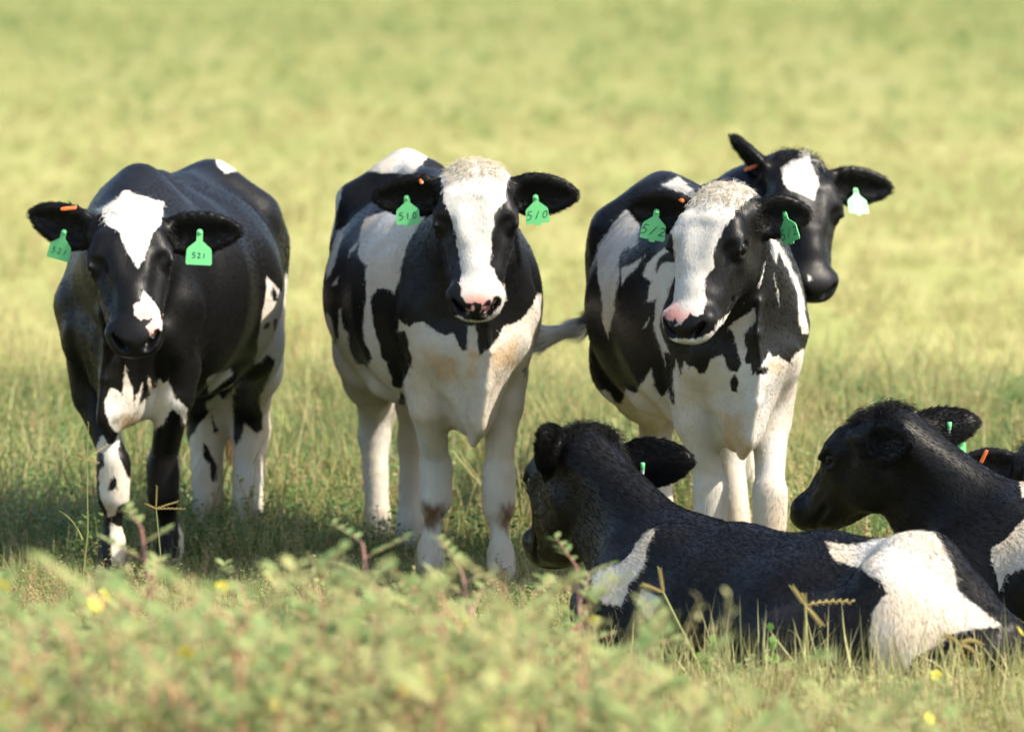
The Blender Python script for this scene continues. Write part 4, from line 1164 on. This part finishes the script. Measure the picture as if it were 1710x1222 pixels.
class MB:
    """collects faces, builds one mesh"""
    def __init__(self): self.v, self.f, self.m = [], [], []

    def add(self, v, f, mi=0):
        o = len(self.v); self.v += [tuple(p) for p in v]; self.f += [tuple(i + o for i in q) for q in f]; self.m += [mi] * len(f)

    def blade(self, root, az, ln, w, lean, bend, mi=0, segs=3, twist=0.0):
        d = np.array([math.cos(az), math.sin(az), 0]); s = np.array([-math.sin(az + twist), math.cos(az + twist), 0])
        p = np.array(root, float); v = []; ang = lean
        for i in range(segs + 1):
            t = i / segs; ww = w * (1 - t ** 2.2) * 0.5
            if i < segs: v += [p + s * ww, p - s * ww]
            else: v += [p]
            p = p + (d * math.sin(ang) + np.array([0, 0, 1]) * math.cos(ang)) * ln / segs
            ang += bend / segs
        f = [(2 * i, 2 * i + 1, 2 * i + 3, 2 * i + 2) for i in range(segs - 1)] + [(2 * segs - 2, 2 * segs - 1, 2 * segs)]
        self.add(v, f, mi)

    def tube(self, pts, rads, mi=0, n=5):
        pts = [np.array(p, float) for p in pts]; v = []
        for i, p in enumerate(pts):
            t = unit(pts[min(i + 1, len(pts) - 1)] - pts[max(i - 1, 0)])
            u = unit(np.cross(t, (0.3, 0.9, 0.2))); w = np.cross(t, u)
            v += [p + (u * math.cos(2 * math.pi * k / n) + w * math.sin(2 * math.pi * k / n)) * rads[i] for k in range(n)]
        f = [(i * n + k, i * n + (k + 1) % n, (i + 1) * n + (k + 1) % n, (i + 1) * n + k) for i in range(len(pts) - 1) for k in range(n)]
        f += [tuple(range((len(pts) - 1) * n, len(pts) * n))]
        self.add(v, f, mi)

    def leaf(self, p, d, up, ln, w, mi=0):
        d = unit(d); s = unit(np.cross(d, up)); nn = np.cross(s, d); p = np.array(p, float)
        v = [p, p + d * ln * 0.35 + s * w * 0.5 + nn * ln * 0.05, p + d * ln * 0.75 + s * w * 0.42, p + d * ln - nn * ln * 0.08, p + d * ln * 0.75 - s * w * 0.42, p + d * ln * 0.35 - s * w * 0.5 + nn * ln * 0.05]
        self.add(v, [(0, 1, 5), (1, 2, 4, 5), (2, 3, 4)], mi)

    def build(self, name, mats):
        me = bpy.data.meshes.new(name); me.from_pydata(self.v, [], self.f)
        for m in mats: me.materials.append(m)
        me.polygons.foreach_set('material_index', self.m); me.update()
        return me


rnd = random.Random(7)


def tuft(kind):
    b = MB(); u = rnd.uniform
    if kind == 'green':
        for _ in range(34):
            a = u(0, 6.28); r = 0.05 * math.sqrt(u(0, 1))
            b.blade((r * math.cos(a), r * math.sin(a), u(0, 0.015)), u(0, 6.28), u(0.04, 0.12), u(0.0018, 0.0036), u(0.1, 1.2), u(0.0, 1.6), 0 if u(0, 1) < 0.6 else 1, twist=u(-1, 1))
        return b.build('grass_tuft', [G_GREEN, G_DRY])
    if kind == 'lush_shade':
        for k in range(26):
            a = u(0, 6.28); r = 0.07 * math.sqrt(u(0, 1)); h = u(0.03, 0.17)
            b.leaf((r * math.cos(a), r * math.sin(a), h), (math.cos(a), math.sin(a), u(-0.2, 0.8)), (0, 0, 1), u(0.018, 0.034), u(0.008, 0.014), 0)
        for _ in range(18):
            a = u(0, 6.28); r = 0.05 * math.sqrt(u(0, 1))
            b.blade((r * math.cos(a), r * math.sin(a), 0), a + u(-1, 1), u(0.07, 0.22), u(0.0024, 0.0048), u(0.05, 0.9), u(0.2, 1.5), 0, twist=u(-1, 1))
        return b.build('grass_tuft', [G_LUSH_SHADE])
    if kind == 'dry':
        for _ in range(30):
            a = u(0, 6.28); r = 0.07 * math.sqrt(u(0, 1))
            b.blade((r * math.cos(a), r * math.sin(a), u(0, 0.03)), u(0, 6.28), u(0.04, 0.14), u(0.0014, 0.0028), u(0.2, 1.5), u(-0.6, 1.2), 0 if u(0, 1) < 0.75 else 1, twist=u(-1, 1))
        return b.build('grass_tuft', [G_DRY, G_GREEN])
    if kind == 'stem':
        for _ in range(7):
            a = u(0, 6.28); r = 0.06 * math.sqrt(u(0, 1)); h = u(0.12, 0.24); az = u(0, 6.28); ln = u(0.1, 0.5)
            p0 = np.array([r * math.cos(a), r * math.sin(a), 0]); p1 = p0 + (math.cos(az) * h * ln, math.sin(az) * h * ln, h)
            b.tube([p0, (p0 + p1) / 2 + (0, 0, 0.02), p1], [0.0014, 0.0012, 0.0007], 0, 3)
            for k in range(3):
                t = u(0.2, 0.9); b.blade(p0 + (p1 - p0) * t, u(0, 6.28), u(0.03, 0.08), 0.0028, u(0.5, 1.2), u(0.2, 1), 1)
        return b.build('grass_tuft', [G_DRY, G_GREEN])
    if kind == 'forb':
        for _ in range(5):
            a = u(0, 6.28); h = u(0.08, 0.17); az = u(0, 6.28)
            p = np.array([0.04 * math.cos(a), 0.04 * math.sin(a), 0]); q = p + (math.cos(az) * h * 0.4, math.sin(az) * h * 0.4, h)
            b.tube([p, (p + q) / 2 + (0, 0, 0.01), q], [0.0016, 0.0014, 0.0009], 1, 3)
            for k in range(9):
                t = 0.2 + 0.8 * k / 8; c = p + (q - p) * t; aa = k * 2.4
                b.leaf(c, (math.cos(aa), math.sin(aa), u(0.1, 0.7)), (0, 0, 1), u(0.014, 0.024), u(0.009, 0.014), 0)
        return b.build('forb', [LEAF, STEM])


def tall_weed(h, seed):
    b = MB(); r = random.Random(seed); u = r.uniform
    for s in range(3):
        az = u(0, 6.28); ln = u(0.05, 0.35)
        pts = [np.array([u(-0.03, 0.03), u(-0.03, 0.03), 0])]
        hh = h * u(0.75, 1.0)
        for i in range(6): pts.append(pts[-1] + (math.cos(az) * hh * ln / 6 + u(-0.008, 0.008), math.sin(az) * hh * ln / 6 + u(-0.008, 0.008), hh / 6))
        b.tube(pts, [0.0034 - 0.0004 * i for i in range(7)], 1, 5)
        nb = 11
        for k in range(nb):
            t = 0.25 + 0.75 * k / (nb - 1); i = min(5, int(t * 6)); c = pts[i] + (pts[i + 1] - pts[i]) * (t * 6 - i)
            aa = k * 2.4 + s; bl = u(0.05, 0.12) * (1.15 - t * 0.6)
            d = unit((math.cos(aa), math.sin(aa), u(0.3, 0.9))); e = c + d * bl
            b.tube([c, e], [0.0013, 0.0008], 1, 3)
            for j in range(6):
                tt = 0.25 + 0.75 * j / 5; w = c + (e - c) * tt
                ang = aa + (1.3 if j % 2 else -1.3)
                b.leaf(w, unit((math.cos(ang), math.sin(ang), u(0.0, 0.6))) * 0.7 + d * 0.4, (0, 0, 1), u(0.018, 0.032), u(0.010, 0.018), 0)
    for s in range(4):
        az = u(0, 6.28); p0 = np.array([u(-0.06, 0.06), u(-0.06, 0.06), 0]); q = p0 + (math.cos(az) * h * 0.3, math.sin(az) * h * 0.3, h * u(0.7, 1.05))
        b.tube([p0, (p0 + q) / 2 + (0, 0, 0.03), q], [0.0018, 0.0015, 0.0008], 2, 4)
        b.blade((p0 + q) / 2, u(0, 6.28), u(0.10, 0.2), 0.005, 0.4, 1.2, 2, 4)
        for k in range(5): b.leaf(q + np.array([0, 0, -0.012 * k]), (math.cos(k * 2.4), math.sin(k * 2.4), 0.8), (0, 0, 1), 0.016, 0.005, 2)
    return b.build('weed', [LEAF, STEM, G_DRY])


def collection_of(name, meshes):
    c = bpy.data.collections.new(name)
    for me in meshes: c.objects.link(bpy.data.objects.new(name + '_source', me))
    return c


def scatter(name, coll, P, rot, scl, idx, label, cat):
    me = bpy.data.meshes.new(name); n = len(P)
    me.vertices.add(n); me.vertices.foreach_set('co', P.astype(np.float32).ravel())
    a = me.attributes.new('rot', 'FLOAT_VECTOR', 'POINT'); a.data.foreach_set('vector', rot.astype(np.float32).ravel())
    a = me.attributes.new('scl', 'FLOAT', 'POINT'); a.data.foreach_set('value', scl.astype(np.float32))
    a = me.attributes.new('idx', 'INT', 'POINT'); a.data.foreach_set('value', idx.astype(np.int32))
    o = link(bpy.data.objects.new(name, me)); tag(o, label, cat, kind='stuff')
    t = bpy.data.node_groups.new(name + '_nodes', 'GeometryNodeTree')
    t.interface.new_socket('Geometry', in_out='INPUT', socket_type='NodeSocketGeometry')
    t.interface.new_socket('Geometry', in_out='OUTPUT', socket_type='NodeSocketGeometry')
    gi_, go_ = t.nodes.new('NodeGroupInput'), t.nodes.new('NodeGroupOutput')
    ci = t.nodes.new('GeometryNodeCollectionInfo'); ci.inputs[0].default_value = coll
    ci.inputs['Separate Children'].default_value = True; ci.inputs['Reset Children'].default_value = True
    ip = t.nodes.new('GeometryNodeInstanceOnPoints'); ip.inputs['Pick Instance'].default_value = True
    def attr(nm, ty):
        q = t.nodes.new('GeometryNodeInputNamedAttribute'); q.data_type = ty; q.inputs[0].default_value = nm
        return q.outputs[0]
    L = t.links.new
    L(gi_.outputs[0], ip.inputs['Points']); L(ci.outputs[0], ip.inputs['Instance'])
    L(attr('idx', 'INT'), ip.inputs['Instance Index']); L(attr('rot', 'FLOAT_VECTOR'), ip.inputs['Rotation']); L(attr('scl', 'FLOAT'), ip.inputs['Scale'])
    L(ip.outputs[0], go_.inputs[0])
    md = o.modifiers.new('scatter', 'NODES'); md.node_group = t
    return o


RG = np.random.default_rng(3)
half = lambda y, m=1.4: (y + 20.5) * 0.0705 + m             # half width of the strip that is planted


def sow(n, y0, y1, power=1.0):
    n = int(n * 1.36)
    y = y0 + (y1 - y0) * RG.random(n) ** power
    x = (RG.random(n) * 2 - 1) * half(y)
    return x, y


def clear_of_lying(x, y):
    keep = np.ones(len(x), bool)
    for (cx, cy), yaw in (((0.655, -2.874), -132.8), ((1.55, -1.98), -113.5), ((1.62, -0.45), -25)):
        f = facing(yaw); dx, dy = x - cx, y - cy
        u = dx * f[0] + dy * f[1]; v = -dx * f[1] + dy * f[0]
        keep &= ~((np.abs(u + 0.02) < 0.60) & (np.abs(v) < 0.21))
    return keep


if True:
    kinds = ['green'] * 3 + ['lush_shade'] * 3 + ['dry'] * 3 + ['stem'] * 2 + ['forb'] * 3
    C_GRASS = collection_of('pasture_tuft', [tuft(k) for k in kinds])
    order = {'green': (0, 3), 'lush_shade': (3, 6), 'dry': (6, 9), 'stem': (9, 11), 'forb': (11, 14)}
    def pick(kind, n): return RG.integers(*order[kind], n)
    parts = []
    def put(kind, x, y, s0, s1):
        k = clear_of_lying(x, y); x, y = x[k], y[k]; n = len(x)
        parts.append((np.stack([x, y, ground_z(x, y) - 0.004], 1), np.stack([RG.normal(size=n) * 0.12, RG.normal(size=n) * 0.12, RG.random(n) * 6.28], 1), RG.uniform(s0, s1, n) * np.where((y > -2.5) & (y < 0.35), 0.68, 1.0), pick(kind, n)))
    # close turf round and in front of the animals
    put('green', *sow(6500, -9, 3.5), 0.6, 1.2)
    put('dry', *sow(6500, -9, 3.5), 0.6, 1.25)
    put('forb', *sow(4200, -9, 3), 0.5, 1.1)
    put('stem', *sow(650, -7, 3), 0.5, 0.95)
    put('lush_shade', *sow(2400, -2.6, 3), 0.4, 0.8)
    x, y = sow(2600, -4.3, -3.25); k = (x > 0.05) & (np.abs(x) < 2.2); put('dry', x[k][:700], y[k][:700], 1.4, 2.3); put('green', x[k][700:940], y[k][700:940], 1.4, 2.2); put('forb', x[k][940:1100], y[k][940:1100], 0.9, 1.3)
    put('dry', *sow(3000, -3.6, 1.2), 0.7, 1.25); put('dry', *sow(1800, -7, -3.6), 1.0, 1.7)
    # lusher growth behind them, its dark green also painting in the herd's shadow
    x, y = sow(3600, 0.4, 6.5); k = np.sin(x * 1.7 + 0.6) + np.sin(x * 3.1 + y) * 0.6 < 0.9; put('lush_shade', x[k], y[k], 0.6, 1.05)
    x, y = sow(800, 0.8, 7); put('stem', x, y, 0.9, 1.5)
    x, y = sow(700, 0.8, 7); put('forb', x, y, 0.8, 1.5)
    # the field beyond
    put('green', *sow(4200, 3, 120, 1.7), 0.55, 1.1)
    put('dry', *sow(7500, 3, 120, 1.7), 0.55, 1.1)
    x, y = sow(900, 30, 130); put('lush_shade', x, y, 0.8, 1.4); x, y = sow(900, 45, 130); put('green', x, y, 1.0, 1.6)
    put('forb', *sow(700, 5, 34, 1.2), 0.6, 1.2)
    P, Ro, Sc, Ix = (np.concatenate([p[i] for p in parts]) for i in range(4))
    scatter('meadow_grass', C_GRASS, P, Ro, Sc, Ix, 'short green and straw coloured pasture grass covering the field', 'grass')

    C_WEED = collection_of('weed_source', [tall_weed(0.5, i) for i in range(6)])
    n = 260
    y = np.concatenate([RG.uniform(-9.0, -5.8, 185), RG.uniform(-5.8, -4.0, 75)]); x = (RG.random(n) * 2 - 1) * half(y, 0.55)
    # taller on the left than on the right, and taller the further out from the trodden ground
    z = np.interp(x, [-0.9, -0.4, 0.0, 0.16, 0.46], [0.375, 0.39, 0.37, 0.28, 0.20]) + (-4 - y) * 0.105 - np.abs(RG.normal(size=n)) * 0.115 + 0.035
    sc = np.clip(z / 0.50, 0.3, 1.8)
    scatter('tall_weeds', C_WEED, np.stack([x, y, y * 0], 1), np.stack([RG.normal(size=n) * 0.08, RG.normal(size=n) * 0.08, RG.random(n) * 6.28], 1), sc, RG.integers(0, 6, n),
            'blurred leafy weeds with reddish stems filling the foreground', 'weeds')


# ------------------------------------------------------------------ single plants that can be told apart
def part(name, me, parent): return link(bpy.data.objects.new(name, me), parent)


def spike_mesh(p, d, ln, droop, r=0.0032):
    """one finger of a crowfoot seed head: a stalk with two rows of small seeds"""
    b = MB(); p = np.array(p, float); d = unit(d); pts = [p]
    for i in range(7):
        d = unit(d + np.array([0, 0, -droop / 7])); pts.append(pts[-1] + d * ln / 7)
    b.tube(pts, [r * 0.5] * 4 + [r * 0.45, r * 0.4, r * 0.35, r * 0.2], 0, 5)
    for i in range(14):
        t = (i + 0.5) / 14 * 7; k = min(6, int(t)); c = pts[k] + (pts[k + 1] - pts[k]) * (t - k)
        ax = unit(pts[k + 1] - pts[k]); s = unit(np.cross(ax, (0.2, 1, 0.1))) * (1 if i % 2 else -1)
        b.leaf(c, ax + s * 0.5, np.cross(ax, s), r * 3.6, r * 1.6, 0)
    return b.build('seed_spike', [SPIKE])


def stalk(base, node_, fingers, r=0.0022, blades=(), label='', spike_r=0.0032):
    root = link(bpy.data.objects.new('grass_stalk', None)); root.location = base; root.empty_display_size = 0.05
    tag(root, label, 'grass stalk', 'single grass stalks with seed heads')
    q = np.array(node_) - np.array(base)
    b = MB(); mid = q * 0.5 + np.array([0.012, 0, 0.0]); b.tube([(0, 0, 0), mid, q], [r * 1.15, r, r * 0.8], 0, 6)
    part('stem', b.build('stem', [CANE]), root)
    for d, ln, droop in fingers: part('seed_spike', spike_mesh(q, d, ln, droop, spike_r), root)
    for t, az, ln in blades:
        b = MB(); b.blade(q * t, az, ln, 0.006, 0.5, 0.9, 0, 4); part('blade', b.build('blade', [G_GREEN]), root)
    return root


stalk((-1.142, -0.45, 0), (-1.121, -0.45, 0.383), [((0.05, 0, 1), 0.10, 0.0), ((0.75, 0.1, 0.65), 0.065, 0.2), ((-0.9, 0.2, 0.25), 0.085, 0.2), ((0.8, 0, -0.15), 0.03, 0.1), ((-0.6, -0.3, 0.6), 0.05, 0.2)], 0.0020,
      ((0.45, 2.6, 0.12), (0.3, 0.4, 0.10)), 'tall thin seed stalk rising beside the left foreleg of the heifer tagged 521', 0.0018)
stalk((-0.945, -0.35, 0), (-0.944, -0.35, 0.245), [((0.05, 0, 1), 0.06, 0.0), ((0.9, 0, 0.35), 0.06, 0.1), ((0.95, 0, 0.05), 0.075, 0.1), ((-0.7, 0, 0.4), 0.03, 0.1)], 0.0020, (),
      'short seed stalk with spread fingers before the dark foreleg of the heifer tagged 521', 0.0018)
stalk((0.648, -3.42, 0), (0.657, -3.40, 0.300), [((-0.5, 0, 0.8), 0.050, 0.1), ((0.95, -0.1, 0.28), 0.105, 0.35), ((0.75, 0, -0.75), 0.055, 0.2), ((-0.1, 0, 1), 0.02, 0)], 0.0036, ((0.55, 0.2, 0.10), (0.7, 2.9, 0.06)),
      'three-fingered dry seed stalk standing against the lying heifer just left of its white rump', 0.0036)
stalk((0.47, -3.15, 0), (0.345, -3.12, 0.300), [((-0.15, 0, 1), 0.055, 0.0), ((-0.9, 0, 0.5), 0.05, 0.2)], 0.0034, ((0.35, 0.3, 0.10),),
      'leaning seed stalk in front of the shoulder of the white-rumped lying heifer', 0.0031)
stalk((0.93, -3.75, 0), (0.985, -3.72, 0.245), [((0.5, 0, 0.6), 0.05, 1.6), ((0.3, 0, -0.9), 0.07, 0.3), ((0.9, 0, 0.1), 0.05, 1.4), ((-0.6, 0, 0.9), 0.04, 1.0)], 0.0028, ((0.5, 3.0, 0.09),),
      'bent brown seed stalk hanging over below the white rump at lower right', 0.0031)


def sprig(base, h, lean, label, seed):
    root = link(bpy.data.objects.new('leafy_sprig', None)); root.location = base; root.empty_display_size = 0.05
    tag(root, label, 'sprig', 'small green leafy sprigs by the lying heifer')
    r = random.Random(seed); b = MB(); q = np.array([lean, 0, h]); b.tube([(0, 0, 0), q * 0.5 + (0.006, 0, 0), q], [0.0018, 0.0016, 0.001], 0, 5)
    part('stem', b.build('stem', [CANE]), root)
    for i in range(9):
        t = 0.55 + 0.45 * i / 8; a = i * 2.4 + seed; b = MB()
        b.leaf(q * (t + r.uniform(-0.08, 0.05)) + np.array([r.uniform(-0.008, 0.008), 0, 0]), (math.cos(a), math.sin(a) * 0.6, r.uniform(0.0, 0.8) if i < 7 else 1.2), (0, -1, 0.4), r.uniform(0.020, 0.030), r.uniform(0.013, 0.018))
        part('leaf', b.build('leaf', [SPRIG_GREEN]), root)


SPRIG_GREEN = foliage_mat('sprig_green', [(0.14, 0.29, 0.05), (0.22, 0.37, 0.08)], 0.4)
sprig((0.425, -3.5, 0), 0.235, 0.012, 'bright green leafy sprig against the black flank of the lying heifer', 1)
sprig((0.575, -3.5, 0), 0.245, 0.004, 'feathery green sprig between two seed stalks by the lying heifer', 4)


def red_weed(base, top, label, seed):
    root = link(bpy.data.objects.new('red_stemmed_weed', None)); root.location = base; root.empty_display_size = 0.05
    tag(root, label, 'weed', 'tall weeds with pinkish red stems')
    r = random.Random(seed); u = r.uniform; q = np.array(top) - np.array(base)
    pts = [q * t + np.array([0.02 * math.sin(t * 5 + seed), 0, 0]) for t in np.linspace(0, 1, 8)]
    b = MB(); b.tube(pts, [0.0068 - 0.0006 * i for i in range(8)], 0, 7); part('stem', b.build('stem', [RED]), root)
    b = MB(); lf = MB()
    for k in range(15):
        t = 0.3 + 0.7 * k / 14; i = min(6, int(t * 7)); c = pts[i] + (pts[i + 1] - pts[i]) * (t * 7 - i); aa = k * 2.4
        d = unit((math.cos(aa), math.sin(aa), u(0.3, 0.8))); e_ = c + d * u(0.05, 0.11)
        b.tube([c, e_], [0.0018, 0.001], 0, 4)
        for j in range(7):
            w = c + (e_ - c) * (0.2 + 0.8 * j / 6); an = aa + (1.3 if j % 2 else -1.3)
            lf.leaf(w, unit((math.cos(an), math.sin(an), u(0, 0.6))) * 0.7 + d * 0.4, (0, 0, 1), u(0.022, 0.034), u(0.012, 0.018))
    part('twigs', b.build('twigs', [RED]), root)
    o = part('foliage', lf.build('foliage', [LEAF]), root); o['kind'] = 'stuff'


RED = foliage_mat('red_stem', [(0.42, 0.19, 0.15), (0.46, 0.26, 0.19)], 0.1)
red_weed((-0.13, -5.4, 0), (-0.310, -5.3, 0.62), 'pink-stemmed weed leaning left before the forelegs of the heifer tagged 510', 2)
red_weed((0.02, -5.6, 0), (-0.08, -5.6, 0.60), 'pink-stemmed weed leaning in front of the feet of the heifer tagged 510, right one', 6)
red_weed((-0.64, -5.4, 0), (-0.75, -5.4, 0.66), 'pink-stemmed weed reaching up before the forelegs of the heifer tagged 521', 3)
red_weed((0.20, -5.0, 0), (0.11, -5.0, 0.545), 'pink-stemmed weed below the muzzle of the lying heifer with its back to us', 9)

bb = MB()
for i in range(5):
    a = 2 * math.pi * i / 5; bb.leaf((0, 0, 0), (math.cos(a), math.sin(a), 0.35), (0, 0, 1), 0.0105, 0.0095)
BLOOM = bb.build('bloom', [PETAL])
for i, (x, y, z) in enumerate([(-0.54, -6.2, 0.619), (-0.704, -7.5, 0.721), (-0.705, -7.2, 0.706), (-0.893, -7.0, 0.703), (-0.784, -8.0, 0.645), (-0.434, -7.4, 0.61), (-0.65, -7.2, 0.657), (-0.283, -6.5, 0.554), (-0.821, -8.0, 0.604), (-0.385, -7.8, 0.585), (-0.121, -7.0, 0.548), (-0.03, -7.8, 0.635), (-0.024, -8.0, 0.576), (-0.017, -6.0, 0.516), (0.172, -4.6, 0.391), (-0.084, -6.0, 0.534), (0.24, -4.8, 0.334), (0.308, -5.4, 0.353), (0.905, -4.2, 0.231), (0.81, -5.6, 0.303), (1.082, -4.2, 0.326), (-0.181, -8.0, 0.635), (-0.537, -7.8, 0.672), (0.425, -6.0, 0.362), (-0.352, -7.0, 0.59), (-0.736, -7.6, 0.655)]):
    root = link(bpy.data.objects.new('yellow_flower', None)); root.location = (x, y, 0); root.empty_display_size = 0.03
    tag(root, 'small yellow flower on a thin stem, out of focus among the foreground weeds', 'flower', 'small yellow flowers in the foreground')
    b = MB(); b.tube([(0, 0, 0), (0.01 * math.sin(i), 0.006, z * 0.5), (0, 0, z)], [0.0016, 0.0014, 0.001], 0, 4)
    part('stem', b.build('stem', [CANE]), root)
    o = part('bloom', BLOOM, root); o.location = (0, 0, z); o.rotation_euler = (R(55), 0, i * 0.7); o.scale = (1.45,) * 3
